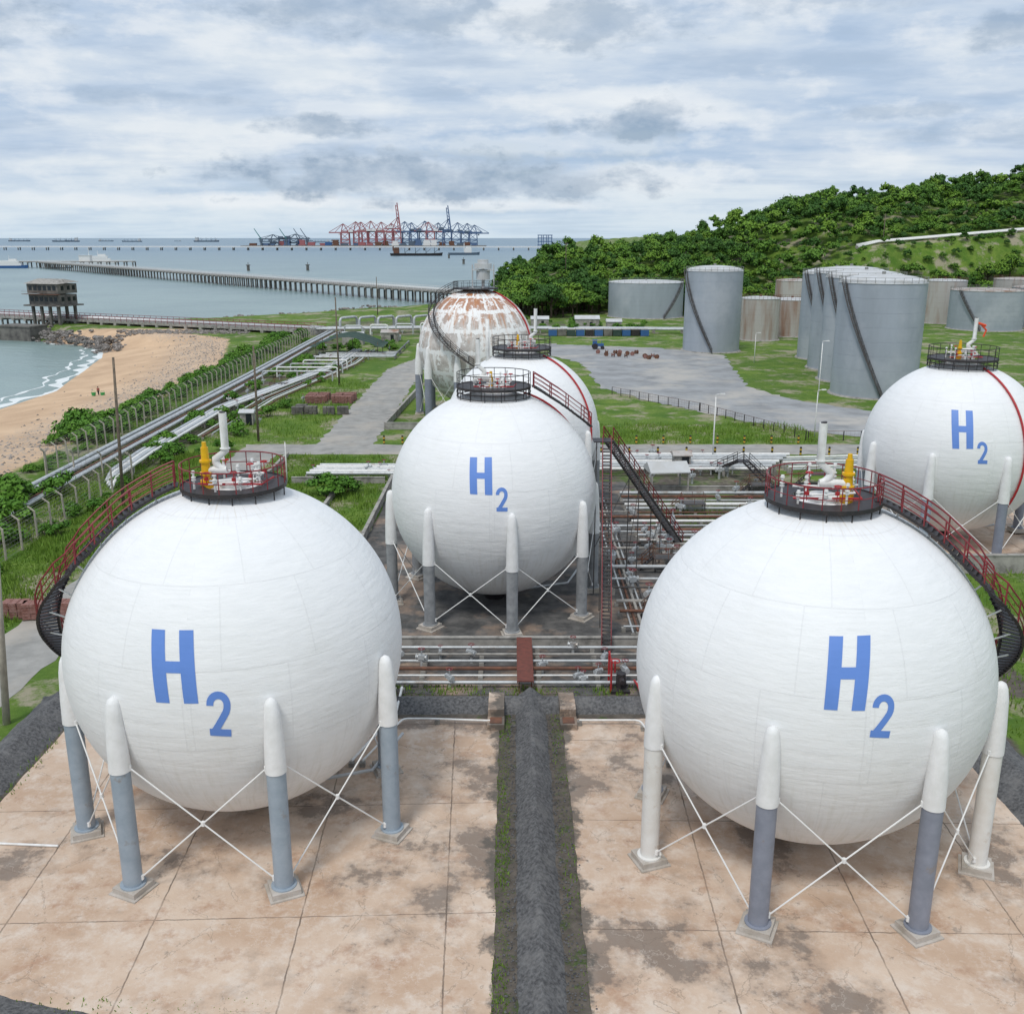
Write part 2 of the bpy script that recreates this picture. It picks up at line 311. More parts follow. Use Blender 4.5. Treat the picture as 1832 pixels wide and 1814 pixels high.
# ------------------------------------------------------------------ terrain
coast=[(-150,-80),(-118,60),(-105,120),(-99,187),(-98.6,210),(-113,270),(-123,297),(-146,312),(-168,335),(-150,352),(-110,368),(-82,393),(-41,436),(-5,493),(0,600),(5,795),(17,1330),(60,2000),(400,2500),(2500,2500),(2500,-80)]
C=np.array(coast,float)
def sdist(x,y):
    x=np.asarray(x,float); y=np.asarray(y,float); best=np.full(x.shape,1e9); ins=np.zeros(x.shape,bool)
    for i in range(len(C)):
        a=C[i]; b=C[(i+1)%len(C)]
        dx,dy=b-a; t=np.clip(((x-a[0])*dx+(y-a[1])*dy)/(dx*dx+dy*dy),0,1)
        if not (i>=len(C)-3): best=np.minimum(best,np.hypot(x-a[0]-t*dx,y-a[1]-t*dy))
        cond=((a[1]>y)!=(b[1]>y))
        with np.errstate(divide='ignore',invalid='ignore'): xi=a[0]+(y-a[1])*dx/(dy if dy else 1e-9)
        ins^=cond&(x<xi)
    return np.where(ins,best,-best)
def sm(t): t=np.clip(t,0,1); return t*t*(3-2*t)
def terrace(x): return 24.0+(x-135)*.082
def height(x,y):
    x=np.asarray(x,float); y=np.asarray(y,float)
    d=sdist(x,y); beach=1-sm((y-285)/15)
    slope=.105*beach+.5*(1-beach)
    z=np.where(d>0,-4+np.minimum(4,d*slope),np.maximum(-9,-4+d*.12))
    crest=np.interp(x,[-10,0,20,45,85,110,140,165,190,222,300,450,700],[3,6,13,15,19,27,37,40,42,46,52,60,68])
    prof=sm((y-365)/105)*(1-.45*sm((y-520)/300))
    bump=2.4*np.sin(x*.11+1)*np.sin(y*.07)+1.8*np.sin(x*.045+y*.06)+1.2*np.sin(x*.23+y*.1)
    hill=np.maximum((crest+bump)*prof*sm((d-1)/25),0)
    wt=np.exp(-((y-416)/13.0)**2)*sm((x-120)/30)*(1-sm((x-320)/60))
    hill=hill*(1-wt)+terrace(x)*wt
    return z+hill
xs=np.r_[np.arange(-400,-200,20),np.arange(-200,260,2.5),np.arange(260,600,12),np.arange(600,1501,60)]
ys=np.r_[np.arange(-60,20,10),np.arange(20,540,2.5),np.arange(540,900,15),np.arange(900,2701,60)]
XX,YY=np.meshgrid(xs,ys); ZZ=height(XX,YY)
def grid_mesh(name,XX,YY,ZZ,m):
    ny,nx=XX.shape; me=bpy.data.meshes.new(name); me.vertices.add(nx*ny)
    me.vertices.foreach_set('co',np.c_[XX.ravel(),YY.ravel(),ZZ.ravel()].astype(np.float32).ravel())
    i=np.arange(nx*ny).reshape(ny,nx); q=np.stack([i[:-1,:-1],i[:-1,1:],i[1:,1:],i[1:,:-1]],-1).reshape(-1,4)
    me.loops.add(q.size); me.loops.foreach_set('vertex_index',q.ravel().astype(np.int32)); me.polygons.add(len(q))
    me.polygons.foreach_set('loop_start',np.arange(0,q.size,4,dtype=np.int32)); me.polygons.foreach_set('loop_total',np.full(len(q),4,np.int32))
    me.polygons.foreach_set('use_smooth',np.ones(len(q),bool)); me.update(); me.validate(); me.materials.append(m)
    o=bpy.data.objects.new(name,me); COL.objects.link(o); return o
gm=bpy.data.materials.new('ground_cover'); gm.use_nodes=True; nt=gm.node_tree; bs=nt.nodes['Principled BSDF']; bs.inputs['Roughness'].default_value=.95; bs.inputs['Specular IOR Level'].default_value=.2
g=nt.nodes.new('ShaderNodeNewGeometry'); P=g.outputs['Position']
at=nt.nodes.new('ShaderNodeAttribute'); at.attribute_name='zone'; sx=nt.nodes.new('ShaderNodeSeparateColor'); nt.links.new(at.outputs['Color'],sx.inputs[0])
gr=mixnode(nt,rng_(nt,nz(nt,P,.25,6,.65),.38,.62),(.08,.165,.02),(.18,.26,.045))
gr=mixnode(nt,rng_(nt,nz(nt,P,2.5,5,.7),.4,.7,0,.7),gr,(.05,.10,.016))
gr=mixnode(nt,rng_(nt,nz(nt,P,.045,5,.6),.45,.6,0,.5),gr,(.06,.12,.02))
gr=mixnode(nt,rng_(nt,nz(nt,P,.11,7,.74),.515,.59,0,.85),gr,(.33,.29,.22))
sand=mixnode(nt,rng_(nt,nz(nt,P,.12,6,.6),.35,.65),(.66,.47,.31),(.50,.345,.225))
deb=rng_(nt,nz(nt,P,1.6,6,.75),.48,.56)
sand=mixnode(nt,mth(nt,'MULTIPLY',deb,sx.outputs[2]),sand,(.36,.32,.28))
soil=mixnode(nt,rng_(nt,nz(nt,P,1.2,7,.7),.35,.65),(.075,.065,.055),(.15,.13,.11))
soil=mixnode(nt,rng_(nt,nz(nt,P,.8,7,.75),.55,.63,0,.8),soil,(.05,.09,.02))
rn=mth(nt,'SUBTRACT',nz(nt,P,.25,6,.7),.5)
sf=rng_(nt,mth(nt,'ADD',sx.outputs[0],mth(nt,'MULTIPLY',rn,.9)),.4,.6)
of=rng_(nt,mth(nt,'ADD',sx.outputs[1],mth(nt,'MULTIPLY',rn,.9)),.42,.58)
cc=mixnode(nt,sf,gr,sand); cc=mixnode(nt,of,cc,soil); nt.links.new(cc,bs.inputs['Base Color'])
bp=nt.nodes.new('ShaderNodeBump'); bp.inputs['Distance'].default_value=.12; nt.links.new(nz(nt,P,2.2,5,.7),bp.inputs['Height']); nt.links.new(bp.outputs[0],bs.inputs['Normal'])
ter=struct(grid_mesh('ground',XX,YY,ZZ,gm))
VX=[0,120,184,237,285,300]; VV_=[-60,-62,-64,-69.7,-81.7,-100]
veg=np.interp(YY,VX,VV_)
sandw=np.where((YY<320)&(XX<veg+6),sm((veg-XX+3)/6),0); sandw=np.where(YY>300,sandw*sm((325-YY)/20),sandw)
soilw=((XX>-29.5)&(XX<30)&(YY>18)&(YY<57.5)).astype(float)
soilw=np.maximum(soilw,((XX>-15)&(XX<34)&(YY>57)&(YY<94)).astype(float))
soilw=np.maximum(soilw,((XX>-62)&(XX<20)&(YY>292)&(YY<345)).astype(float)*.5)
soilw=np.maximum(soilw,((XX>-56)&(XX<-44.5)&(YY>112)&(YY<300)).astype(float)*.52)
soilw=np.maximum(soilw,((XX>8)&(XX<34)&(YY>93)&(YY<127)).astype(float)*.55)
debw=sm(1-abs(XX-(veg-8))/13)
colr=np.c_[sandw.ravel(),soilw.ravel(),debw.ravel(),np.ones(XX.size)].astype(np.float32)
ca=ter.data.color_attributes.new('zone','FLOAT_COLOR','POINT'); ca.data.foreach_set('color',colr.ravel())
# water
wm=bpy.data.materials.new('sea_water'); wm.use_nodes=True; nt=wm.node_tree; bs=nt.nodes['Principled BSDF']
g=nt.nodes.new('ShaderNodeNewGeometry'); P=g.outputs['Position']; sp=nt.nodes.new('ShaderNodeSeparateXYZ'); nt.links.new(P,sp.inputs[0])
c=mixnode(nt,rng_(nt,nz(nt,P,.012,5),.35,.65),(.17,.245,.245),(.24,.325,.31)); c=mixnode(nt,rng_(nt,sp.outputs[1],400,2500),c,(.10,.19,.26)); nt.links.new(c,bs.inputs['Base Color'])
bs.inputs['Roughness'].default_value=.3; bs.inputs['Specular IOR Level'].default_value=.5
mp=nt.nodes.new('ShaderNodeMapping'); mp.inputs['Scale'].default_value=(.6,1.2,1); mp.inputs['Rotation'].default_value=(0,0,.5); nt.links.new(P,mp.inputs[0])
hh=mth(nt,'ADD',nz(nt,mp.outputs[0],.35,5,.6),mth(nt,'MULTIPLY',nz(nt,mp.outputs[0],.05,4),3))
bp=nt.nodes.new('ShaderNodeBump'); bp.inputs['Distance'].default_value=.55; nt.links.new(hh,bp.inputs['Height']); nt.links.new(bp.outputs[0],bs.inputs['Normal'])
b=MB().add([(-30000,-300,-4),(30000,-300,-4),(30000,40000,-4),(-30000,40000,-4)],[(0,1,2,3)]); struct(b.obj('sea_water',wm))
def ribbon(name,line,w0,w1,z,m,n=160,ph=0):
    P,L_=resample([(x,y,0) for x,y in line],n); vs=[];fs=[]
    for i in range(n):
        t=P[min(i+1,n-1)]-P[max(i-1,0)]; t.normalize(); s=Vector((-t.y,t.x,0))
        o=math.sin(i*.33+ph)*.8+math.sin(i*.93+ph)*.5
        wd=(w0+w1*abs(math.sin(i*.21+ph)*math.sin(i*.57+1+ph)))
        vs+=[P[i]+s*o+Vector((0,0,z)),P[i]+s*(o+wd)+Vector((0,0,z))]
        if i: fs.append((2*i-2,2*i-1,2*i+1,2*i))
    o=MB().add(vs,fs).obj(name,m); return struct(o)
ribbon('surf_foam',coast[1:8],.8,2.6,-3.975,'foam')
ribbon('surf_foam',[(x-5,y) for x,y in coast[2:7]],.2,1.1,-3.97,'foam',120,2)
# ------------------------------------------------------------------ sheets
def sheet(name,poly,z,m,jit=.25,step=1.5):
    out=[]
    for i in range(len(poly)):
        a=Vector(poly[i]); b_=Vector(poly[(i+1)%len(poly)]); k=max(int((b_-a).length/step),1)
        for j in range(k):
            p=a.lerp(b_,j/k); out.append((p.x+random.uniform(-jit,jit),p.y+random.uniform(-jit,jit),z))
    return struct(MB().add(out,[tuple(range(len(out)))]).obj(name,m))
def rect(x0,x1,y0,y1): return [(x0,y0),(x1,y0),(x1,y1),(x0,y1)]
sheet('concrete_pad',rect(-26.3,-.75,20,53.5),.030,'padL',.06,.7)
sheet('concrete_pad',rect(3.0,25.2,20,53.5),.030,'padR',.06,.7)
sheet('tarmac_yard',rect(-14,13.5,64.3,113),.012,'asph',.2)
sheet('pipe_yard',rect(-14,13.5,56.8,64.2),.016,'asph',.2)
sheet('concrete_pad',rect(33.5,56,80.5,103),.030,'padR',.2)
sheet('road',rect(-37,-31.5,20,128.2),.020,'road',.2)
sheet('road',rect(-37,64,128,134.5),.024,'road',.3)
sheet('road',rect(-27.5,-19.5,134,216),.028,'road',.35)
sheet('road',[(-27.5,215.5),(-19.5,215.5),(-10,255),(12,262),(12,270),(-16,264)],.032,'road',.4)
sheet('hardstanding_yard',[(10,268),(38.5,259),(52,242),(46,190),(50,174),(60,162),(115,158),(115,139),(52,139.5),(40,148),(23.8,173),(17,189),(16,227),(9,243)],.036,'yard',.7)
sheet('side_pavement',rect(46,62,112,128),.010,'road',.3)
def bund(name,a,b,wd,h,m='gravel'):
    a=Vector((*a,0)); b=Vector((*b,0)); L_=(b-a).length; n=int(L_/.28); t=(b-a).normalized(); s=Vector((t.y,-t.x,0)); k=15; vs=[];fs=[]
    for i in range(n+1):
        for j in range(k):
            u=j/(k-1)*2-1; zz=h*max(0,1-abs(u)**1.05)
            ww=wd*(1+.04*math.sin(i*.6)*math.sin(i*.23)+random.uniform(-.025,.025))
            p=a+t*(L_*i/n)+s*(u*ww); vs.append((p.x+random.uniform(-.02,.02),p.y+random.uniform(-.03,.03),zz+random.uniform(-.012,.015)*(1 if 0<j<k-1 else 0)-(.02 if j in(0,k-1) else 0)+.01))
    fs=[(i*k+j,i*k+j+1,(i+1)*k+j+1,(i+1)*k+j) for i in range(n) for j in range(k-1)]
    return struct(MB().add(vs,fs).obj(name,m,smooth=True))
bund('gravel_bund',(1.15,18),(1.15,56.3),.95,.75)
bund('gravel_bund',(-29,55.3),(30,55.3),1.2,.6)
bund('gravel_bund',(-28,28),(-28,56),1.5,.8)
bund('gravel_bund',(26.9,18),(26.9,56),1.7,.8)
bund('gravel_bund',(-30,32.6),(-14,28.6),1.2,.4)
b=MB()
for k in range(1400):
    sd_=random.choice((-1,1)); x=1.15+sd_*(.9+abs(random.gauss(0,.4))); y=random.uniform(22,56); r_=random.uniform(.02,.055)
    b.add([(x-r_,y-r_,.03),(x+r_,y-r_*.8,.03),(x+r_*.8,y+r_,.03),(x-r_,y+r_,.03),(x,y,.03+r_*1.3)],[(0,1,4),(1,2,4),(2,3,4),(3,0,4)])
struct(b.obj('loose_gravel','gravel'),'stuff')
# ------------------------------------------------------------------ lettering
def quadmap(c,u,v):
    tl,tr,bl,br=c; a=[tl[k]*(1-u)+tr[k]*u for k in (0,1)]; b=[bl[k]*(1-u)+br[k]*u for k in(0,1)]
    return [b[k]*(1-v)+a[k]*v for k in (0,1)]
def sp3(a,e,R): a=math.radians(a); e=math.radians(e); return (math.sin(a)*math.cos(e)*R,-math.cos(a)*math.cos(e)*R,math.sin(e)*R)
def letters(Hc,Tc,R,zc,parent):
    def rectg(b,x0,x1,y0,y1,c,nx=4,ny=10):
        vs=[]
        for j in range(ny+1):
            for i in range(nx+1):
                p=sp3(*quadmap(c,x0+(x1-x0)*i/nx,y0+(y1-y0)*j/ny),R+.015); vs.append((p[0],p[1],p[2]+zc))
        b.add(vs,[(j*(nx+1)+i,j*(nx+1)+i+1,(j+1)*(nx+1)+i+1,(j+1)*(nx+1)+i) for j in range(ny) for i in range(nx)])
    b=MB(); rectg(b,0,.33,0,1,Hc); rectg(b,.67,1,0,1,Hc); rectg(b,.33,.67,.42,.58,Hc,4,3); b.obj('lettering_h','blue',parent)
    b=MB(); cl=[(6.5,55)]+[(22.5+16*math.cos(math.radians(t)),57+16.5*math.sin(math.radians(t))) for t in range(180,-1,-15)]+[(38.3,51),(36.5,45),(33,39),(28,31),(22,22),(16.5,14),(12,8)]
    vs=[]
    for i,p in enumerate(cl):
        q0=cl[max(i-1,0)]; q1=cl[min(i+1,len(cl)-1)]; tx,ty=q1[0]-q0[0],q1[1]-q0[1]; l=math.hypot(tx,ty); tx/=l;ty/=l
        for sg in(1,-1):
            x=p[0]-ty*6.5*sg; y=p[1]+tx*6.5*sg; y=max(y,6.5)
            s3=sp3(*quadmap(Tc,x/45,y/80),R+.015); vs.append((s3[0],s3[1],s3[2]+zc))
    b.add(vs,[(2*i,2*i+1,2*i+3,2*i+2) for i in range(len(cl)-1)])
    rectg(b,.06,1,0,.165,Tc,6,2); b.obj('lettering_two','blue',parent)
def usphere(R,zc,nu=128,nv=72):
    vs=[];fs=[]
    for j in range(1,nv):
        e=-pi/2+pi*j/nv
        for i in range(nu): a=2*pi*i/nu; vs.append((R*math.cos(e)*math.cos(a),R*math.cos(e)*math.sin(a),zc+R*math.sin(e)))
    for j in range(nv-2):
        for i in range(nu): fs.append((j*nu+i,j*nu+(i+1)%nu,(j+1)*nu+(i+1)%nu,(j+1)*nu+i))
    vs+=[(0,0,zc-R),(0,0,zc+R)]; o=len(vs)-2
    for i in range(nu): fs.append((o,(i+1)%nu,i)); fs.append((o+1,(nv-2)*nu+i,(nv-2)*nu+(i+1)%nu))
    return MB().add(vs,fs)
def arc_pipe(R,zc,azd,e0,e1,off=.12,n=24):
    return [(math.sin(math.radians(azd))*math.cos(math.radians(e0+(e1-e0)*i/n))*(R+off),-math.cos(math.radians(azd))*math.cos(math.radians(e0+(e1-e0)*i/n))*(R+off),zc+math.sin(math.radians(e0+(e1-e0)*i/n))*(R+off)) for i in range(n+1)]
def platform(rt,z,r,rail='red',cx=0,inner=1.35,tier=False):
    b=MB(); b.lathe((cx,0),[(inner,z-.04),(r,z-.04),(r,z-.14),(r+.05,z-.14),(r+.05,z+.05),(r,z+.05),(r,z),(inner,z),(inner,z-.04)],56)
    for k in range(14):
        a=2*pi*k/14; xx,yy=r*.98*math.cos(a),r*.98*math.sin(a); b.tube([(cx+xx,yy,z-.9),(cx+xx,yy,z-.1)],.035,4)
    pf=b.obj('platform','black',rt)
    q=MB()
    for h,t in ((.5,.02),(1.02,.033)): q.ring((cx,0),r,z+h,t)
    for k in range(20): a=2*pi*k/20; q.cyl(cx+r*math.cos(a),r*math.sin(a),z,z+1.02,.026,n=5)
    q.obj('railing',rail,pf)
    if tier:
        q=MB()
        for h,t in ((-.4,.045),(-.75,.035)): q.ring((cx,0),r+.02,z+h,t)
        for k in range(20): a=2*pi*k/20; q.cyl(cx+r*math.cos(a),r*math.sin(a),z-.75,z,.026,n=5)
        q.obj('lower_railing',rail,pf)
    return pf
def fittings(rt,z,vx,vy,yx,yy,dirx,top=20.2,cx=0,seed=1,ys=1.0,red=True):
    rr=random.Random(seed)
    b=MB(); b.cyl(cx,0,z-.7,z+.05,.62,.62,20); b.cyl(cx,0,z+.05,z+.13,.72,.72,20); b.lathe((cx,0),[(1.2,z-.35),(1.25,z-.6)],20)
    for k in range(9):
        a=2*pi*k/9+.3; r=rr.uniform(.8,1.9); x,y=cx+math.cos(a)*r,math.sin(a)*r
        h=rr.uniform(.4,1.15); b.cyl(x,y,z-.3,z+h,.05,.05,8); b.cyl(x,y,z+h*.55,z+h*.55+.05,.11,.11,10); b.cyl(x,y,z+h*.7,z+h*.7+.05,.11,.11,10); b.cyl(x,y,z+h,z+h+.12,.10,.07,8)
        if k%3==0: b.tube([(x-.3,y,z+h*.45),(x+.3,y+.1,z+h*.45)],.04,6)
    b.tube([(cx-1.3,.3,z+.45),(cx+1.4,.2,z+.45)],.05,8); b.tube([(cx-.9,-.8,z+.3),(cx+1.2,-.6,z+.35),(cx+1.3,.9,z+.35)],.05,8)
    b.obj('valve_manifold','white',rt,True,auto=40)
    b=MB()
    for (x,y,h) in ((.9,-.3,1.0),(-.5,.6,1.0),(1.3,.7,.9),(.3,-1.0,.75),(-1.0,-.9,.7)): b.ring((cx+x,y),.15,z+h,.028,14); b.cyl(cx+x,y,z+.1,z+h,.022,n=5); b.cyl(cx+x,y,z+.35,z+.5,.10,.10,8)
    b.tube([(cx-1.5,-.6,z+.12),(cx+1.5,-.7,z+.12),(cx+1.7,.8,z+.12)],.045,6); b.obj('handwheel','fire',rt)
    arc=[(vx-dirx*.5*math.cos(t),vy,z+1.2-.5*math.sin(t)) for t in np.linspace(pi/2,0,8)]
    p=[(yx,yy,z+.7),((yx+vx-dirx*.5)/2,(yy+vy)/2,z+.7)]+arc+[(vx,vy,z+1.6),(vx,vy,top)]
    b=MB(); b.tube(p,.18,16); b.cyl(vx,vy,z+1.7,z+1.75,.24,.24,14); b.obj('vent_pipe','white',rt,True,auto=50)
    b=MB(); b.tube([(vx-dirx*.01,vy,top),(vx,vy,top+.05)],[.15,.13],16); b.obj('vent_opening','black',rt)
    b=MB(); b.cyl(yx,yy,z-.2,z+.25*ys,.3*ys,.3*ys,14); b.cyl(yx,yy,z+.25*ys,z+.5*ys,.16,.16,12); b.cyl(yx,yy,z+.5*ys,z+.62*ys,.3*ys,.3*ys,14); b.cyl(yx,yy,z+.62*ys,z+1.1*ys,.22*ys,.2*ys,14); b.cyl(yx,yy,z+1.1*ys,z+1.2*ys,.28*ys,.28*ys,14); b.cyl(yx,yy,z+1.2*ys,z+1.8*ys,.19*ys,.17*ys,14); b.cyl(yx,yy,z+1.8*ys,z+2.05*ys,.12,.10,10)
    b.obj('relief_valve','yellow',rt,True,auto=40)
def columns(rt,R,zc,spec,colmats,caph,tip,feet=.35,cr=.42,cx=0):
    pos=[]; n=len(spec)
    for k,(ad,rc) in enumerate(spec):
        a=math.radians(ad); x,y=math.sin(a)*rc+cx,-math.cos(a)*rc; pos.append((x,y))
        cmn=colmats[k%len(colmats)]
        b=MB(); b.cyl(x,y,feet-.02,caph,cr,cr,24); b.cyl(x,y,feet,feet+.06,cr+.14,cr+.14,24)
        c=b.obj('column',cmn,rt,True,auto=40)
        b=MB(); H=tip-caph; b.tube([(x,y,caph-.02),(x,y,caph+.1),(x,y,caph+H*.35),(x*.999,y*.999,caph+H*.75),(x*.996,y*.996,tip-.32),(x*.994,y*.994,tip-.1),(x*.993,y*.993,tip)],[cr+.04,cr+.04,cr+.01,.35,.285,.20,.05],24); b.obj('fireproof_cap','cap',c,True,auto=60)
        b=MB(); b.box((x,y,feet/2+.03),(1.25,1.25,feet-.06),a); b.box((x,y,.05),(1.5,1.5,.1),a); b.obj('concrete_footing','foot',c)
    for k in range(n):
        p=pos[k]; q=pos[(k+1)%n]; zt=caph+.1; zb=feet+.35
        b=MB()
        P=Vector((*p,0));Q=Vector((*q,0)); t=(Q-P).normalized()*cr
        b.tube([P+t+Vector((0,0,zb)),Q-t+Vector((0,0,zt))],.036,6); b.tube([P+t+Vector((0,0,zt)),Q-t+Vector((0,0,zb))],.036,6)
        m_=(P+Q)/2+Vector((0,0,(zt+zb)/2))
        for e,s_ in ((P+t,zb),(Q-t,zb),(P+t,zt),(Q-t,zt)): b.cyl(e.x,e.y,s_-.12,s_+.12,.085,.085,8)
        b.cyl(m_.x,m_.y,m_.z-.1,m_.z+.1,.09,.09,8)
        b.obj('cross_brace','rod',rt)
def reg(off,rc,n=8): return [(off+360/n*k,rc) for k in range(n)]
def nozzle(rt,R,zc):
    b=MB(); b.cyl(0,0,max(zc-R-.9,.05),zc-R+.4,.8,1.3,20); b.obj('bottom_nozzle','black',rt)
    b=MB(); b.tube([(0,0,.45),(3,3,.45),(3,R+3,.45)],.14,8); b.tube([(.6,0,.45),(R*.75,2,.45),(R*.9,6,.45)],.09,8)
    for k in range(4): b.box((3,3+k*2.3,.2),(.2,.2,.35))
    b.obj('drain_pipe','pipe',rt)
ZC=8.7
def sph_path(R,zc,keys,n=60):
    ks=np.array(keys,float); t=np.linspace(0,1,n); T=np.linspace(0,1,len(ks)); out=[]
    for q in t:
        a,e,r=[np.interp(q,T,ks[:,k]) for k in range(3)]; out.append(sp3(a,e,R+r))
    return [(x,y,z+zc) for x,y,z in out]
def front_sphere(x,y,mirror,Hc,Tc,spec,colm,lab):
    rt=root('spherical_gas_tank',(x,y,0),lab,'gas storage tank','large spherical gas storage tanks')
    usphere(8,ZC).obj('shell','paint',rt,True)
    letters(Hc,Tc,8,ZC,rt)
    columns(rt,8,ZC,spec,colm,6.0,9.4)
    s=-1 if mirror else 1
    if not mirror: platform(rt,16.8,2.4,cx=.35); fittings(rt,16.8,.12,-.2,-.82,-.3,1,cx=.35,seed=3)
    else: platform(rt,16.8,2.5,cx=.0); fittings(rt,16.8,-.30,-.2,.95,-.3,-1,seed=5)
    keys=[(-80,74,.45),(-77,64,.35),(-74,55,.35),(-71,46,.35),(-69,38,.45),(-69,30,.6),(-72,22,.72),(-77,14,.8),(-83,6,.82),(-90,-2,.85),(-98,-10,1.0),(-108,-19,1.4),(-119,-29,2.3),(-130,-39,4.2),(-136,-46,6.2)]
    keys=[(s*a,e,r) for a,e,r in keys]
    pts=[p for p in sph_path(8,ZC,keys) if p[2]>.1]
    stair(pts,.9,.2,parent=rt,sr=.085)
    for i in range(3,len(pts)-16,5):
        p=Vector(pts[i]); d=(p-Vector((0,0,ZC))).normalized(); b=MB(); b.tube([p-Vector((0,0,.1)),Vector((0,0,ZC))+d*7.98-Vector((0,0,.25))],.045,5); b.obj('stair_bracket','white',rt)
    b=MB(); b.tube(arc_pipe(8,ZC,160,75,-20),.06,6); b.obj('sprinkler_pipe','white',rt)
    nozzle(rt,8,ZC); return rt
front_sphere(-13.5,44.9,False,[(-12,26.7),(2.3,26.8),(-9.2,5),(3.6,4.9)],[(5.9,8.6),(13,8.1),(5.8,-5.7),(12.3,-6.7)],[(-24,8.15),(24.3,8.25),(67.5,8.3),(112.5,7.2),(157.5,7.9),(202.5,7.9),(247.5,7.3),(293.3,7.85)],['colblue'],'white spherical tank marked H2 on blue-grey columns')
front_sphere(13.9,42.3,True,[(-12.3,31.9),(1,32.6),(-12.9,11.4),(-1.65,11.7)],[(.9,16.5),(7.35,16),(-.3,4.1),(5.6,3.7)],[(-26,8.2),(21.5,8.2),(66,8.15),(111.5,7.3),(156.5,7.9),(201.5,7.9),(246.5,7.2),(290,8.0)],['colgrey','colgrey','colwhite','colwhite','colgrey','colgrey','colgrey','colwhite'],'white spherical tank marked H2 on grey and white columns')
# middle
rt=root('spherical_gas_tank',(-1.4,74.4,0),'white spherical tank marked H2 beside long steel stairs','gas storage tank','large spherical gas storage tanks')
usphere(8,ZC).obj('shell','paint',rt,True)
letters([(-13.46,32.33),(-.2,32.64),(-11.54,13.4),(.17,13.1)],[(1.94,17),(8.15,16.9),(1.85,4.84),(7.8,4.7)],8,ZC,rt)
columns(rt,8,ZC,reg(10,8.15),['colconc'],5.0,9.25)
platform(rt,17.1,2.8,rail='black',tier=True); fittings(rt,17.0,-1.2,.2,-.2,-.3,-1,20.6,seed=8,ys=.6)
nozzle(rt,8,ZC)
stair(sph_path(8,ZC,[(90,70,.9),(91,61,.7),(92,52,.7),(93,44,.8),(94,35,1.1)]),.95,.2,parent=rt,sr=.1)
b=MB(); b.tube(arc_pipe(8,ZC,112,72,-30),.09,6); b.obj('sprinkler_pipe','fire',rt)
rt=root('long_steel_stair',(7.2,75,0),'long black steel stair with maroon rails descending from a sphere','stairway')
b=MB(); b.box((-.1,.2,12.7),(1.5,1.5,.08)); b.obj('landing','black',rt)
stair([(.4,.8,12.6),(8.6,13.2,.1)],.85,.2,parent=rt,sr=.10,bar=.045,treadmat='darksteel')
for p in((-.6,-.2,12.6),(.6,.8,12.6),(2.6,4.6,8.9),(3.4,4.1,8.9),(5.1,8.3,5.2),(5.9,7.8,5.2)):
    b=MB(); b.tube([(p[0],p[1],0),(p[0],p[1],p[2])],.055,4); b.obj('leg','darksteel',rt)
b=MB(); b.tube([(2.6,4.6,1),(3.4,4.1,8)],.03,4); b.tube([(5.1,8.3,1),(5.9,7.8,4.5)],.03,4); b.tube([(-.6,-.2,4),(2.6,4.6,8.5)],.03,4); b.obj('bracing','darksteel',rt)
rt=root('steep_steel_stair',(7.25,74,0),'slim steep stair with maroon rails beside a sphere','stairway')
stair([(.1,.3,12.2),(-.65,-10.6,.1)],.66,.21,treadmat='darksteel',parent=rt,sr=.06,bar=.03)
for q in(.28,.6):
    for dx in(-.38,.38):
        z=12.2*(1-q); b=MB(); b.tube([(.1-.75*q+dx,.3-10.9*q,0),(.1-.75*q+dx,.3-10.9*q,z)],.045,4); b.obj('leg','darksteel',rt)
# behind middle
rt=root('spherical_gas_tank',(1.0,101.3,0),'plain white spherical tank with red sprinkler pipe','gas storage tank','large spherical gas storage tanks')
usphere(8,ZC).obj('shell','paint',rt,True); columns(rt,8,ZC,reg(10,8.15),['colconc'],5.0,9.3)
platform(rt,17.1,3.0,rail='black',tier=True); fittings(rt,17.0,1.4,.2,-.4,-.3,1,21.0,seed=9,ys=.7); nozzle(rt,8,ZC)
b=MB(); b.tube(arc_pipe(8,ZC,60,72,-30),.1,6); b.obj('sprinkler_pipe','fire',rt)
b=MB(); b.cyl(-3.5,-.5,15.0,20.0,.2,.2,12); b.obj('vent_mast','white',rt,True)
# far right
rt=root('spherical_gas_tank',(41.6,90.7,.2),'white spherical tank marked H2 with red sprinkler pipe','gas storage tank','large spherical gas storage tanks')
usphere(8,8.7).obj('shell','paint',rt,True)
letters([(-28.1,34.7),(-13.3,34.75),(-24.2,9.8),(-12.2,10.4)],[(-10.2,15.1),(-4,15),(-9,1.3),(-3,1.3)],8,8.7,rt)
columns(rt,8,8.7,reg(10,8.15),['colgrey','colblue'],5.4,9.5)
platform(rt,17.1,3.0,rail='black',tier=True); fittings(rt,17.1,.9,.1,-.5,-.3,1,20.7,seed=12,ys=.8); nozzle(rt,8,8.7)
b=MB(); b.tube(arc_pipe(8,8.7,22,72,-30),.1,6); b.obj('sprinkler_pipe','fire',rt)
b=MB(); b.tube([(0.9,.1,20.3),(1.8,.1,20.0)],.12,8); b.tube([(1.4,.1,20.1),(1.9,.1,19.6),(1.7,.1,19.0)],.09,6); b.obj('wind_sock','orange',rt)
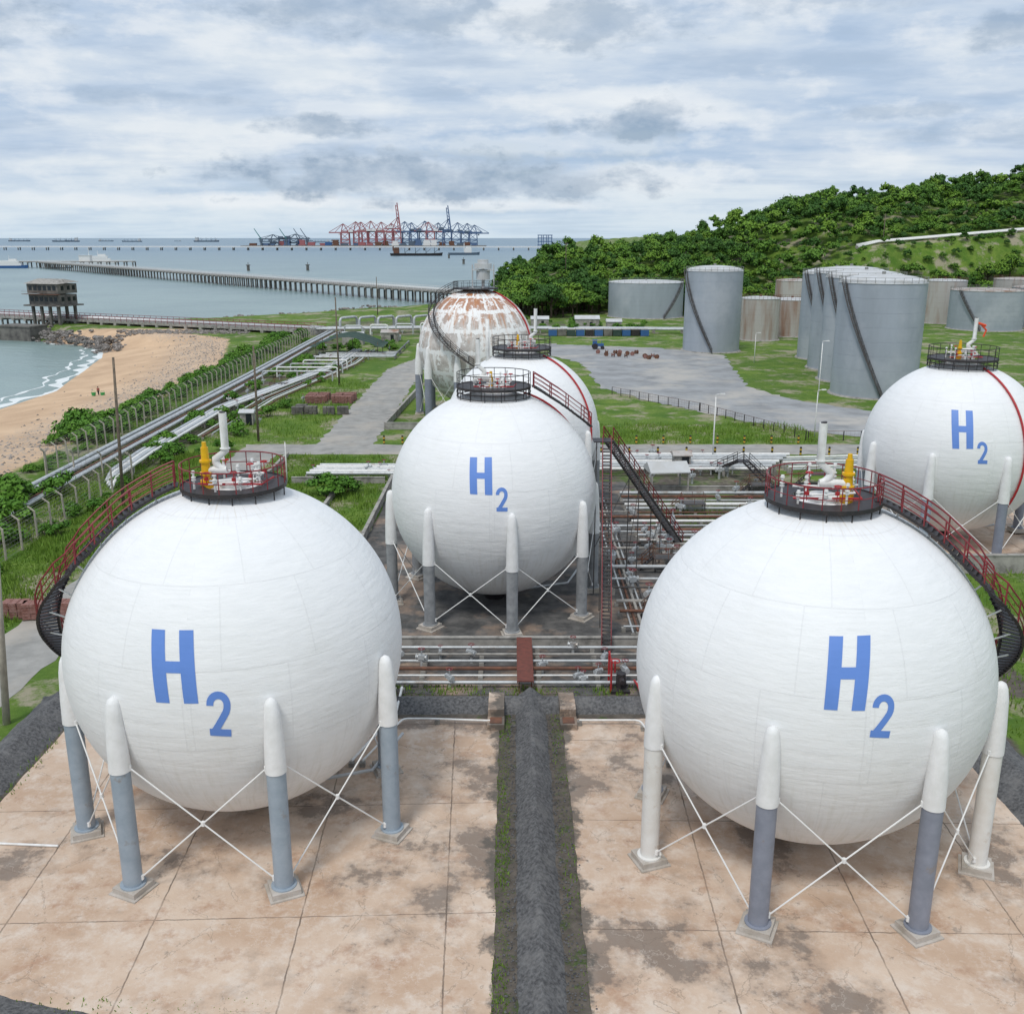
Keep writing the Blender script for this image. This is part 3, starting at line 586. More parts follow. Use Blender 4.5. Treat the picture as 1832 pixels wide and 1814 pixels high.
# old sphere
om=bpy.data.materials.new('stripped_shell_paint'); om.use_nodes=True; nt=om.node_tree; bs=nt.nodes['Principled BSDF']; bs.inputs['Roughness'].default_value=.7
tcn=nt.nodes.new('ShaderNodeTexCoord'); OB=tcn.outputs['Object']
vm=nt.nodes.new('ShaderNodeVectorMath'); vm.operation='SUBTRACT'; nt.links.new(OB,vm.inputs[0]); vm.inputs[1].default_value=(0,0,10.8)
vn=nt.nodes.new('ShaderNodeVectorMath'); vn.operation='NORMALIZE'; nt.links.new(vm.outputs[0],vn.inputs[0]); s_=nt.nodes.new('ShaderNodeSeparateXYZ'); nt.links.new(vn.outputs[0],s_.inputs[0])
azn=mth(nt,'ARCTAN2',s_.outputs[0],s_.outputs[1]); eln=mth(nt,'ARCSINE',s_.outputs[2])
wv=mth(nt,'MULTIPLY',mth(nt,'SUBTRACT',nz(nt,OB,1.1,6,.75),.5),.17)
row=mth(nt,'FLOOR',mth(nt,'DIVIDE',eln,.36)); az2=mth(nt,'ADD',mth(nt,'ADD',azn,wv),mth(nt,'MULTIPLY',row,.17))
l1=mth(nt,'LESS_THAN',mth(nt,'PINGPONG',az2,.16),.032); l2=mth(nt,'LESS_THAN',mth(nt,'PINGPONG',mth(nt,'ADD',eln,wv),.18),.036)
ll=mth(nt,'MAXIMUM',mth(nt,'MAXIMUM',l1,l2),rng_(nt,nz(nt,OB,.5,7,.78),.53,.56))
base=mixnode(nt,rng_(nt,nz(nt,OB,.8,6,.7),.4,.62),(.44,.40,.37),(.66,.63,.60))
dv=nt.nodes.new('ShaderNodeCombineXYZ'); nt.links.new(mth(nt,'MULTIPLY',azn,8),dv.inputs[0]); nt.links.new(mth(nt,'MULTIPLY',eln,1.2),dv.inputs[1]); dr=nz(nt,dv.outputs[0],2.0,6,.7)
ry=rng_(nt,mth(nt,'ADD',s_.outputs[2],mth(nt,'MULTIPLY',dr,1.2)),1.0,1.45); base=mixnode(nt,ry,base,(.40,.17,.08))
fin=mixnode(nt,ll,base,(.82,.82,.81)); fin=mixnode(nt,mth(nt,'MULTIPLY',rng_(nt,dr,.52,.62),rng_(nt,s_.outputs[2],-.3,.8,0,.7)),fin,(.50,.25,.12))
nt.links.new(fin,bs.inputs['Base Color'])
rt=root('spherical_gas_tank',(-5.8,160,0),'old rusty spherical tank with patched white weld seams','gas storage tank','large spherical gas storage tanks')
usphere(9.3,10.8).obj('shell',om,rt,True); columns(rt,9.3,10.8,reg(20,9.4,10),['colgrey'],6.5,11.5,cr=.6)
platform(rt,20.2,3.6,rail='black')
b=MB(); b.cyl(1.2,0,20.1,24,.25,.25,10); b.box((1.2,0,23.0),(3.4,2.2,.15)); b.cyl(1.2,0,21.5,23.0,1.1,1.1,16); b.cyl(1.2,0,23.2,24.0,1.4,1.4,16); b.cyl(1.2,0,24,24.6,.9,.9,12)
for x in(-.5,2.9):
    for y in(-1,1): b.cyl(x,y,20,23.8,.08,.08,6)
b.obj('relief_stack','tankroof',rt)
stair(sph_path(9.3,10.8,[(-95,72,.6),(-80,60,.6),(-66,48,.8),(-56,36,.9),(-44,24,.9),(-30,12,1),(-15,0,1),(0,-10,1.2)]),.8,.26,parent=rt,railmat='black',sr=.1,treadmat='darksteel')
b=MB(); b.tube(arc_pipe(9.3,10.8,70,72,10),.12,6); b.obj('sprinkler_pipe','fire',rt)
# ------------------------------------------------------------------ cylindrical tanks
def cyl_tank(x,y,r,h,roof,m,lab,spiral=True,a0=200,a1=330,rm='tankroof',sm_='darksteel'):
    rt=root('cylindrical_storage_tank',(x,y,0),lab,'storage tank','upright cylindrical oil storage tanks')
    b=MB(); pr=[]; k=8
    for i in range(k): pr+=[(r,h*i/k+.02),(r,h*(i+1)/k-.04),(r-.04,h*(i+1)/k)]
    b.lathe((0,0),pr,64); b.obj('shell',m,rt,True,auto=30)
    b=MB(); b.lathe((0,0),[(r+.1,h-.05),(r+.1,h+.05)]+[(r*math.cos(t),h+.05+roof*math.sin(t)) for t in np.linspace(.0,pi/2,9)],64); b.obj('roof',rm,rt,True,auto=40)
    b=MB()
    for hh_ in(.5,1.0): b.ring((0,0),r+.02,h+hh_,.04,48,4)
    for j in range(30): a=2*pi*j/30; b.cyl(r*math.cos(a),r*math.sin(a),h,h+1,.04,n=4)
    b.cyl(0,0,h+roof-.2,h+roof+.5,.35,.35,10)
    b.obj('railing','wire' if m!='rusttank' else 'rust',rt)
    b=MB(); b.lathe((0,0),[(r,0.25),(r+.4,.2),(r+.5,0)],48); b.obj('foundation_ring','conc',rt)
    if spiral:
        pts=[((r+.45)*math.cos(math.radians(a0+(a1-a0)*t)),(r+.45)*math.sin(math.radians(a0+(a1-a0)*t)),h*(1-t)+.1) for t in np.linspace(0,1,40)]
        stair(pts,.65,.32,parent=rt,treadmat=sm_,railmat=sm_,sr=.09,rails=(1,-1),bar=.03,dp=.2)
    return rt
cyl_tank(49,366,13.6,12.3,.7,'tank','wide low grey cylindrical tank by the wooded slope',a0=330,a1=290)
cyl_tank(51,253,7.1,19.9,1.3,'tank','tall grey cylindrical tank standing on grass',a0=185,a1=262)
cyl_tank(67,181,7.6,20.2,1.4,'tank','tall grey cylindrical tank with dark spiral stair',a0=195,a1=262)
cyl_tank(70.3,199.5,7.6,20.4,1.4,'tank','tall grey cylindrical tank in a row',a0=195,a1=255)
cyl_tank(73.5,218,7.6,20.6,1.4,'tank','tall grey cylindrical tank in a row',a0=195,a1=255)
cyl_tank(76.5,237,7.6,19.8,1.4,'tank','tall grey cylindrical tank in a row',a0=195,a1=255)
cyl_tank(70,281,5.5,11.5,.5,'rusttank','small rust-stained cylindrical tank',spiral=False)
cyl_tank(82,292,5.5,10.5,.5,'rusttank','small rust-stained cylindrical tank',spiral=False)
cyl_tank(99,347,7.5,13.6,.6,'rusttank','rusty brown cylindrical tank behind grey tanks',spiral=False,rm='rusttank')
cyl_tank(146,338,7,14,.5,'rusttank','rusty cylindrical tank below the wooded hill',spiral=False)
cyl_tank(150,315,11,12,.6,'tank','wide grey cylindrical tank with rusty roof',a0=200,a1=240,rm='rusttank')
cyl_tank(172,322,10,12.5,.6,'tank','wide grey cylindrical tank with rusty roof',spiral=False,rm='rusttank')
cyl_tank(178,350,9,14,.5,'rusttank','rusty cylindrical tank below the wooded hill',spiral=False,rm='rusttank')
cyl_tank(61,290,3.2,7,.3,'tank','small pale grey cylindrical tank',spiral=False)
# ------------------------------------------------------------------ pipes
def pipe(pts,r,m='pipe',lab='silver pipeline running on low supports',sup=4.0,grp='ground pipelines'):
    rt=root('pipeline',(*pts[0][:2],0),lab,'pipe',grp); o=Vector((*pts[0][:2],0)); P=[Vector(p)-o for p in pts]
    Q=[P[0]]
    for i in range(1,len(P)-1):
        a=(P[i-1]-P[i]); c=(P[i+1]-P[i]); d=min(a.length,c.length,max(r*2.5,.3)*2)*.5
        Q+=[P[i]+a.normalized()*d,P[i]+(a.normalized()+c.normalized())*d*.29,P[i]+c.normalized()*d]
    Q.append(P[-1]); b=MB(); b.tube(Q,r,10)
    b.obj('pipe_run',m,rt,True,auto=50)
    if sup:
        R_,L_=resample([tuple(q) for q in Q],2); n=max(int(L_/sup),2)
        if n>25: n=25
        R_,L_=resample([tuple(q) for q in Q],n)
        for p in R_:
            if p.z-r>.05: unitbox('pipe_support','conc',rt,(p.x,p.y,(p.z-r)/2),(.3,.3,p.z-r+.02))
    return rt
SIL='silver pipeline running on low concrete supports'
for i,(x,r,z) in enumerate([(-54.8,.28,.8),(-54.0,.2,.7),(-53.3,.3,.85),(-52.5,.15,.6),(-52.0,.15,.6),(-51.4,.2,.7)]):
    pipe([(x,60,z),(x+.2,200,z),(x-.5,262,z),(x-.5,300,z)],r,'pipe' if i!=3 else 'rust',SIL,8)
for i,x in enumerate([-48.4,-47.8,-47.2,-46.6]):
    pipe([(x+.5,112-i,.1),(x+.5,114-i,1.1),(x,124,1.2),(x-.3,160,1.0),(x+8.5,214,1.0),(x+9,246,1.0)],.2 if i%2 else .26,'white' if i%2 else 'pipe',SIL,7)
for i in range(5): pipe([(-45.2+i*.8,136+i*2,.5),(-44.5+i*.8,172,.5),(-37.5+i*.7,222,.5),(-37+i*.7,250,.5)],.1+.05*(i%2),['white','rust','pipe'][i%3],'thin pipe crossing the rough grass',9)
for i in range(5): pipe([(-50+i*1.5,196+i*6,.2),(-50+i*1.5,196+i*6,2.2),(-36,196+i*6,2.2),(-36,196+i*6,.2)],.16,'white' if i%2 else 'pipe','raised pipe crossover on steel supports',5)
for i in range(4):
    pipe([(-47+i,232+i*3,.9),(-28,232+i*3,.9),(-28,268,.9)],.22,'pipe',SIL,8)
for i in range(5):
    x=-52+i*5.2; pipe([(x,300+i*4,.8),(x,300+i*4,4.5-i*.2),(x+4.2,306+i*4,4.5-i*.2),(x+4.2,306+i*4,.6)],.4,'pipe','large silver pipe loop rising above the ground',None)
for i in range(4): pipe([(-48+i*7,284+i*3,.8),(-48+i*7,284+i*3,3.6),(-43+i*7,284+i*3,3.6),(-43+i*7,284+i*3,.6)],.22,'white' if i%2 else 'pipe','silver pipe arch rising above the ground',None)
for i in range(4): pipe([(-60,296+i*1.6,1.6),(-25,300+i*1.6,1.6),(10,300+i*1.6,1.4),(60,296+i*1.5,1.4)],.3,'pipe',SIL,8)
for i in range(5): pipe([(-24.5+i*.2,113.5+i*1.1,.9),(-13,113.5+i*1.1,.9)],.22,'white' if i%2 else 'pipe','white and silver pipes beside a tank bund')
for i in range(7): pipe([(9.5,115.5+i*1.35,1.0),(31+i*.8,115.5+i*1.35,1.0)],.2+.05*(i%3),'white' if i%3==0 else 'pipe',SIL)
for i in range(6): pipe([(34,116+i*1.3,.8),(52,118+i*1.3,.8)],.15,'white' if i%2 else 'pipe',SIL,6)
for i in range(8):
    y=57.7+i*.75; pipe([(-13.5,y,.4+.15*(i%3)),(13.2,y,.4+.15*(i%3))],[.12,.06,.13,.06,.10,.09,.06,.11][i],['pipe','white','rust','pipe','pipe','conc','rust','pipe'][i],'pipe in the low rack between tank bunds',3.3)
for i in range(5):
    x=8.8+i*.4; pipe([(x,66+i*.4,.35),(x,104,.35)],.08+.02*(i%3),['pipe','rust','conc','pipe','darksteel'][i%5],'pipe crossing the tank yard',8)
for i in range(14): pipe([(8.2,67+i*2.6,.45+.2*(i%2)),(13+i%4*5,67+i*2.6,.45+.2*(i%2))],.08+.04*(i%3),['pipe','rust','conc','darksteel','pipe'][i%5],'pipe crossing the tank yard',4)
for i in range(12): pipe([(12,88+i*1.6,.55),(33,88+i*1.6,.55)],.09+.05*(i%3),['white','pipe','rust','pipe'][i%4],'pipe crossing the tank yard',5)
for i in range(5): pipe([(15.5+i*.6,66,.4),(15.5+i*.6,86,.4)],.09+.03*(i%3),['rust','pipe','darksteel'][i%3],'pipe crossing the tank yard',6)
pipe([(-8.2,48,.35),(-6.5,52.9,.35),(-4.9,52.9,.35),(-.9,52.6,.35)],.06,'white','thin white pipe over the concrete pad',2.5)
pipe([(-8.8,48,.35),(-7,53.5,.4),(-7,57,.4)],.08,'white','thin white pipe over the concrete pad',2.5)
pipe([(-9.3,48.4,.35),(-7.5,53.7,.4),(-7.5,57,.4)],.06,'fire','thin red pipe over the concrete pad',2.5)
pipe([(4.0,52.7,.35),(7.6,52.7,.35),(8.6,48,.35)],.06,'white','thin white pipe over the concrete pad',2.5)
pipe([(8.2,53.5,.35),(7.9,55.9,1.0),(7.9,58,.4)],.08,'fire','red pipe over the gravel bund',None)
pipe([(-26,40.9,.1),(-21.6,40.6,.1)],.06,'white','thin white pipe lying on the pad',None)
vs_=root('valve_station',(0,-400,0),'upright valve with handwheel on a pipe','valve','valves among the pipes')
b=MB(); b.cyl(0,0,0,.7,.1,.1,8); b.box((0,0,.75),(.4,.26,.28)); b.cyl(0,0,.9,1.3,.045,.045,6); b.tube([(-.32,0,.75),(.32,0,.75)],.11,8); b.tube([(-.34,0,.75),(-.29,0,.75)],.17,10); b.tube([(.29,0,.75),(.34,0,.75)],.17,10); b.obj('valve_body','pipe',vs_)
b=MB(); b.ring((0,0),.19,1.3,.022,14); b.tube([(-.18,0,1.3),(.18,0,1.3)],.016,4); b.obj('handwheel','red',vs_)
vl=[(random.uniform(8.2,17),random.uniform(65.5,98)) for _ in range(38)]+[(random.uniform(-12,13),random.uniform(57.6,63)) for _ in range(20)]+[(random.uniform(15,32),random.uniform(88,126)) for _ in range(34)]+[(random.uniform(-24,-13.5),random.uniform(113.5,118)) for _ in range(6)]+[(random.uniform(-52,-30),random.uniform(230,300)) for _ in range(20)]+[(random.uniform(-50,-36),random.uniform(140,225)) for _ in range(16)]
for i,(x,y) in enumerate(vl):
    if i==0: vs_.location=(x,y,0)
    else: clone(vs_,(x,y,0),random.uniform(0,6.28),random.uniform(.6,1.15) if y<64 else random.uniform(.8,1.5))
for (x,y,rz_) in ((12.3,70,0),(13.5,81,.0),(19,99,.0),(24,94,.0),(28,107,.0),(36,112,.0),(-44,186,.0),(-40,222,.0)):
    rt=root('operator_platform',(x,y,0),'small raised steel platform with rusty railings among pipes','platform','raised platforms among the pipes',rz_)
    b=MB(); b.box((0,0,1.2),(2.4,1.5,.1)); b.obj('deck','darksteel',rt)
    for sx_ in(-1.1,1.1):
        for sy in(-.65,.65): unitbox('leg','darksteel',rt,(sx_,sy,.58),(.1,.1,1.16))
    b=MB()
    for h in(.5,1.0): b.tube([(-1.15,-.7,1.2+h),(1.15,-.7,1.2+h),(1.15,.7,1.2+h),(-1.15,.7,1.2+h)],.028,4)
    for px_,py_ in((-1.15,-.7),(0,-.7),(1.15,-.7),(1.15,.7),(0,.7),(-1.15,.7)): b.tube([(px_,py_,1.2),(px_,py_,2.22)],.028,4)
    b.obj('railing','rust',rt); stair([(-1.2,0,1.2),(-2.4,0,.05)],.6,.24,parent=rt,sr=.06,railmat='rust',bar=.028)
rt=root('steel_walkway',(.85,60.2,0),'rust red steel walkway plate over pipes','walkway')
b=MB(); b.box((0,0,.95),(.95,7.0,.08)); b.box((-.5,0,.9),(.06,7.0,.16)); b.box((.5,0,.9),(.06,7.0,.16)); b.obj('deck','walk',rt)
for y in(-3.2,0,3.2): unitbox('leg','rust',rt,(-.4,y,.45),(.08,.08,.9)); unitbox('leg','rust',rt,(.4,y,.45),(.08,.08,.9))
for x in (-.95,3.35):
    rt=root('concrete_drain_box',(x,53.9,0),'pinkish concrete steps set in the gravel bund','steps','steps over the bund')
    b=MB(); b.box((0,-1.3,.2),(1.0,1.1,.36)); b.box((0,0,.42),(.95,1.5,.8)); b.box((0,1.35,.32),(.95,1.2,.6)); b.obj('step',M['padL'],rt)
    b=MB(); b.box((0,-1.3,.4),(.7,.7,.05)); b.obj('drain_cover','rust',rt)
rt=root('pump_skid',(6.9,57.6,0),'red and black valve skid beside the pipe rack','pump')
b=MB(); b.box((0,0,.1),(1.2,1.6,.2)); b.cyl(.1,0,.2,1.1,.35,.3,14); b.tube([(.1,-.8,.8),(.1,.8,.8)],.16,10); b.obj('pump_body','black',rt)
b=MB(); b.cyl(-.3,.1,1.1,1.9,.06); b.ring((-.3,.1),.3,1.9,.04,16); b.tube([(-.6,-.6,0),(-.6,-.6,2.2),(-.6,.9,2.2),(-.6,.9,0)],.07,8); b.obj('red_frame','fire',rt)
def wall(a,b_,h,t,lab='low grey concrete bund wall'):
    A=Vector((*a,0));B=Vector((*b_,0)); d=B-A; o=MB(); o.box((d.x/2,d.y/2,h/2),(d.length,t,h),math.atan2(d.y,d.x)); o.box((d.x/2,d.y/2,h+.04),(d.length+.02,t+.1,.08),math.atan2(d.y,d.x))
    return thing(o.obj('bund_wall','conc',loc=(a[0],a[1],0)),lab,'wall','low concrete bund walls')
wall((-14,64.3),(13.4,64.3),.7,.25); wall((-14.2,64.6),(-14.2,113),.8,.25); wall((-14,113.2),(9,113.2),.8,.25); wall((13.7,64.6),(13.7,92),.6,.25)
wall((-19.2,146),(-17.5,184),1.0,.3); wall((-19.0,145.8),(8,145.8),1.0,.3); wall((33.2,80.2),(56,80.2),1.6,.4); wall((33.2,80.5),(33.2,103),.9,.3); wall((-26,112.2),(-15,112.2),.7,.25)
wall((8.5,145.9),(12,186),1.0,.3); wall((-29.5,112.5),(-29.5,126),.7,.25); wall((-20,95),(-20,112),.6,.25); wall((14,86.6),(33,86.6),.6,.25); wall((14,108.2),(33,108.2),.6,.25)
# ------------------------------------------------------------------ fences
def fence(a,b_,sp_,h,lab,m='post',bend=.6,side=-1,wires=8,pw=.16,wm_='wire'):
    A=Vector((*a,0));B=Vector((*b_,0)); d=B-A; n=int(d.length/sp_); t=d.normalized(); s=Vector((-t.y,t.x,0))*side
    rt=root('fence',(a[0],a[1],0),lab,'fence'); pm=None
    for i in range(n+1):
        if pm is None:
            q=MB(); q.tube([(0,0,-.3),(0,0,h),Vector((0,0,h+bend*.8))+s*(-bend)],[pw*.75,pw*.65,pw*.5],4); pm=q.obj('post',m,rt)
        else:
            c=pm.copy(); COL.objects.link(c); c.parent=rt; c.location=t*(d.length*i/n); c.rotation_euler=(random.uniform(-.03,.03),random.uniform(-.03,.03),0)
    q=MB()
    for k in range(wires): z=.15+(h-.2)*k/(wires-1); q.tube([(0,0,z),t*d.length+Vector((0,0,z))],.014,4)
    for k in (.35,.7,1.0): o=Vector((0,0,h+bend*.8*k))+s*(-bend*k); q.tube([o,o+t*d.length],.015,4)
    for i in range(int(d.length/.6)): p=t*(i*.6+.01); q.tube([p,p+Vector((0,0,h-.05))],.008,3)
    q.obj('wire_mesh',wm_,rt); return rt
fence((-45.5,44),(-45.5,114),3,2.9,'concrete post and wire mesh fence with bent tops')
fence((-45.6,114.3),(-57,116.5),3,2.9,'concrete post and wire mesh fence with bent tops')
fence((-57,116.8),(-57.8,290),3,2.9,'long concrete post fence beside the beach')
for a_,b_ in (((18.5,180),(31.3,162)),((31.4,161.8),(42,137.5)),((42.3,137.3),(70,137.3))):
    fence(a_,b_,2.4,1.4,'low dark wire fence around the yard','black',0.01,wm_='rust',pw=.12,wires=4)
def pole(x,y,h,lean=(0,0),r=.16,m='wood',arm=False,lamp=False,lab='tall weathered wooden utility pole',nm='utility_pole',cat='pole',z=0):
    rt=root(nm,(x,y,z),lab,cat); b=MB(); b.tube([(0,0,-.2),(lean[0]*.5,lean[1]*.5,h*.5),(lean[0],lean[1],h)],[r*1.15,r,r*.75],8); b.obj('shaft',m,rt,True)
    if arm: b=MB(); b.box((lean[0],lean[1],h-.5),(1.6,.12,.12)); b.cyl(lean[0]-.7,lean[1],h-.45,h-.2,.06); b.cyl(lean[0]+.7,lean[1],h-.45,h-.2,.06); b.obj('crossarm',m,rt)
    if lamp: b=MB(); b.tube([(0,0,h),(0,0,h+.3),(.5,-.2,h+.45)],.05,6); b.box((.75,-.3,h+.45),(.6,.3,.14)); b.obj('lamp_head','white',rt)
    return rt
pole(-30.2,52.9,12.2,(1.0,0),.19,'post',lab='tall grey concrete utility pole by the gravel bund')
pole(-42,102,16,(.6,0)); pole(-36.1,136.8,13.5,(.2,0)); pole(-33.8,191,17); pole(-50,370,14); pole(23,431,14,arm=True,z=12)
LP=dict(m='white',lamp=True,nm='lamp_post',cat='lamp post')
pole(25.7,122.5,8.6,(0,0),.09,lab='slim white lamp post beside the road',**LP)
pole(54.8,174,10,(0,0),.09,lab='slim white lamp post beside the yard',**LP)
pole(56,227,6.5,(0,0),.08,lab='slim white lamp post beside the grass',**LP)
pole(44,140,6.5,(0,0),.07,lab='slim white lamp post by the fence',**LP)
pole(-26.5,112,5,(0,0),.07,'white',lab='short white post on the grass'); pole(153,418,12,arm=True,z=25.4)
bm=bpy.data.materials.new('striped_paint'); bm.use_nodes=True; nt=bm.node_tree; bs=nt.nodes['Principled BSDF']; tcn=nt.nodes.new('ShaderNodeTexCoord'); sz=nt.nodes.new('ShaderNodeSeparateXYZ'); nt.links.new(tcn.outputs['Object'],sz.inputs[0])
nt.links.new(mixnode(nt,mth(nt,'LESS_THAN',mth(nt,'PINGPONG',sz.outputs[2],.28),.14),(.55,.36,.04),(.02,.02,.02)),bs.inputs['Base Color'])
first=None
for i in range(30):
    x=-18+i*2.6 if i<9 else 8+(i-9)*1.9; y=135.1 if i<9 else (127.4 if i%2 else 135.2)
    if first is None:
        b=MB(); b.cyl(0,0,0,1.15,.15,.15,10); b.cyl(0,0,1.15,1.22,.15,.03,10); first=thing(b.obj('bollard',bm,loc=(x,y,0)),'black and yellow striped steel bollard by the road','bollard','bollards along the road')
    else: clone(first,(x,y,0))
def shed(x,y,wx,wy,h,rh,lab,wm_='conc',rm='tankroof',open_=False,rz=0):
    rt=root('shed',(x,y,0),lab,'shed',rz=rz)
    if open_:
        for sx_ in(-1,1):
            for sy in(-1,1): unitbox('post',wm_,rt,(sx_*(wx/2-.2),sy*(wy/2-.2),h/2-.07),(.18,.18,h-.14))
    else:
        b=MB(); b.box((0,0,h/2-.07),(wx-.4,wy-.4,h-.14)); b.obj('wall',wm_,rt)
        b=MB(); b.box((wx*.15,-wy/2+.19,1),(.9,.05,2)); b.obj('door','glass',rt)
    b=MB(); x_,y_=wx/2,wy/2
    b.add([(-x_,-y_,h),(x_,-y_,h),(x_,0,h+rh),(-x_,0,h+rh),(-x_,y_,h),(x_,y_,h),(-x_,-y_,h-.12),(x_,-y_,h-.12),(-x_,y_,h-.12),(x_,y_,h-.12)],[(0,1,2,3),(3,2,5,4),(6,7,1,0),(4,5,9,8),(0,3,4),(1,5,2),(6,8,9,7),(0,4,8,6),(1,7,9,5)]); b.obj('roof',rm,rt); return rt
shed(17.6,108.5,4.6,3.6,2.6,.9,'small open shelter with pale metal roof',open_=True,wm_='conc',rz=.12)
shed(24,318,8,5,3,1,'small grey shed among pipes'); shed(32,312,5,4,2.6,.8,'small grey shed among pipes'); shed(9,322,6,4,2.6,.9,'small low shed with pale roof')
shed(62,120,4,3,2.4,.6,'small pale cabin beside the road'); shed(30,96,3,2.4,2.2,.5,'small grey instrument hut among pipes'); shed(21,118.5,2.4,2.2,2.2,.4,'small grey instrument hut among pipes',rm='rusttank')
shed(-43,268,6,4,2.6,.8,'small weathered shed among pipes'); shed(-34,276,5,4,2.6,.7,'small weathered shed among pipes',rm='rusttank'); shed(-41,150,2.4,2,2,.4,'small concrete hut beside pipes'); shed(-22,290,7,4,2.8,.8,'low pale-roofed shed beside the pipes')
rt=root('footbridge',(27.5,112,0),'dark steel footbridge over pipes','footbridge')
stair([(0,0,2.6),(2.6,-4,.1)],.9,.2,parent=rt,railmat='black'); stair([(-.5,1,2.6),(-2.6,6,.1)],.9,.2,parent=rt,railmat='black'); b=MB(); b.box((-.2,.5,2.6),(1.4,1.4,.1)); b.obj('landing','black',rt)
def pallets(x,y,n,m,lab):
    for i in range(n):
        b=MB()
        for r_ in range(5):
            for c_ in range(3): b.box((c_*.62-.62+random.uniform(-.03,.03),random.uniform(-.04,.04),.12+r_*.24+.12),(.58,1.1,.22))
        rt=root('brick_stack',(x+(i%4)*2.3+random.uniform(-.4,.4),y+(i//4)*2.0+random.uniform(-.3,.3),0),lab,'brick stack','stacks of bricks on pallets',random.uniform(-.2,.2))
        b.obj('bricks',m,rt); q=MB()
        for yy_ in(-.45,0,.45): q.box((0,yy_,.06),(1.9,.1,.11))
        q.obj('pallet','wood',rt)
pallets(-35,159,5,'dkconc','dark block stack on a wooden pallet'); pallets(-35.5,170,12,'brick','reddish brick stack on a wooden pallet'); pallets(-40.5,70,4,'brick','reddish brick stack on a wooden pallet')
cmats=['teal','dkconc','tarp','teal','black']
for i in range(11):
    rt=root('storage_crate',(12+i*2.7,292+random.uniform(-.3,.3),0),'dark blue covered crate in a row','crate','row of covered crates')
    b=MB(); b.box((0,0,1.0),(2.4,3,1.8)); b.obj('body',cmats[i%5],rt); b=MB(); b.box((0,0,1.95),(2.5,3.1,.1)); b.obj('lid','conc',rt)
    unitbox('runner','wood',rt,(-1,0,.05),(.2,2.8,.1)); unitbox('runner','wood',rt,(1,0,.05),(.2,2.8,.1))
rt=root('netting_shelter',(-40,243,0),'dark green netting canopy on poles','shelter')
vs=[];k=12
for j in range(k):
    for i in range(k): vs.append((-9+18*i/(k-1),-6+12*j/(k-1),3.8+1.5*math.cos((i-5.5)*.45)-.5*abs(math.sin(i*1.7))*abs(math.cos(j*1.1))))
b=MB().add(vs,[(j*k+i,j*k+i+1,(j+1)*k+i+1,(j+1)*k+i) for j in range(k-1) for i in range(k-1)]); b.obj('canopy','tarp',rt)
for x in(-7.5,0,7.5):
    for y in(-4.5,4.5): unitbox('pole','wood',rt,(x,y,1.8),(.14,.14,3.6))
rt=root('tractor',(22.5,256,0),'small dark tractor parked on the grey yard','tractor')
b=MB(); b.box((.2,0,1.1),(2.2,.8,.7)); b.box((-1,0,1.5),(1.1,1.3,1.2)); b.box((-1,0,2.4),(1.3,1.5,.1)); b.cyl(.8,0,1.4,2.2,.06); b.obj('body','teal',rt)
for (wx_,wr) in ((-1,.75),(1.0,.45)):
    for y in(-.8,.8): b=MB(); b.tube([(wx_,y-.17,wr),(wx_,y+.17,wr)],wr,16); b.obj('wheel','black',rt)
for i in range(16):
    x=22+i*.85+random.uniform(-.8,.8); y=238+random.uniform(-5,8)
    rt=root('cable_drum',(x,y,0),'rusty flanged wheel standing on the yard','drum','rusty drums on the yard',random.uniform(0,3))
    b=MB(); b.tube([(-.3,0,.5),(.3,0,.5)],.2,10); b.tube([(-.35,0,.5),(-.28,0,.5)],.5,16); b.tube([(.28,0,.5),(.35,0,.5)],.5,16); b.obj('drum','rust' if i%3 else 'brick',rt)
# ------------------------------------------------------------------ jetty & piers
def pier(name,a,b_,z,wd,sp_,lab,railm,deckm='conc',pm='dkconc',pr=.35,pipes=0,wz=-8,railh=1.1,dt=.7,rows=2,rb=.06):
    A=Vector((*a,0));B=Vector((*b_,0)); d=B-A; L_=d.length; t=d/L_; s=Vector((-t.y,t.x,0)); ang=math.atan2(t.y,t.x)
    rt=root(name,(a[0],a[1],0),lab,'pier')
    q=MB(); q.box(d/2+Vector((0,0,z-dt/2)),(L_,wd,dt),ang)
    n=int(L_/sp_)
    for i in range(n+1): q.box(t*(L_*i/n)+Vector((0,0,z-dt-.35)),(sp_*.18,wd*1.02,.7),ang)
    q.obj('deck',deckm,rt)
    q=MB()
    for i in range(n+1):
        for j in range(rows):
            p=t*(L_*i/n)+s*((j/(rows-1)-.5)*wd*.85); q.cyl(p.x,p.y,wz,z-dt-.3,pr,pr,6)
    struct(q.obj('piles',pm,rt),'stuff')
    q=MB()
    for sg in(-1,1):
        for h in(railh*.5,railh): o=s*(sg*wd/2)+Vector((0,0,z+h)); q.tube([o,o+d],rb,4)
        for i in range(int(L_/2.5)): p=t*(i*2.5)+s*(sg*wd/2); q.tube([p+Vector((0,0,z)),p+Vector((0,0,z+railh))],rb*.9,4)
    q.obj('railing',railm,rt)
    if pipes:
        q=MB()
        for j in range(pipes): o=s*((j/(pipes-1)-.5)*wd*.7)+Vector((0,0,z+.55)); q.tube([o,o+d],.24,8)
        q.obj('pipes','pipe',rt,True)
    return rt
pier('jetty',(-430,471),(-58,297),1.4,8,6,'concrete jetty carrying pipes with red-brown railings','red',pipes=5,pr=.4,railh=1.4,rb=.09)
pier('long_pier',(-505,1085),(-20,480),2.6,9,7,'long concrete pier on dense piles reaching offshore','white',pipes=3,pr=.5,railh=1.6,rb=.1)
pier('mooring_pier',(-575,1100),(-420,1120),2.6,14,9,'concrete mooring pier where boats berth','white',pr=.7)
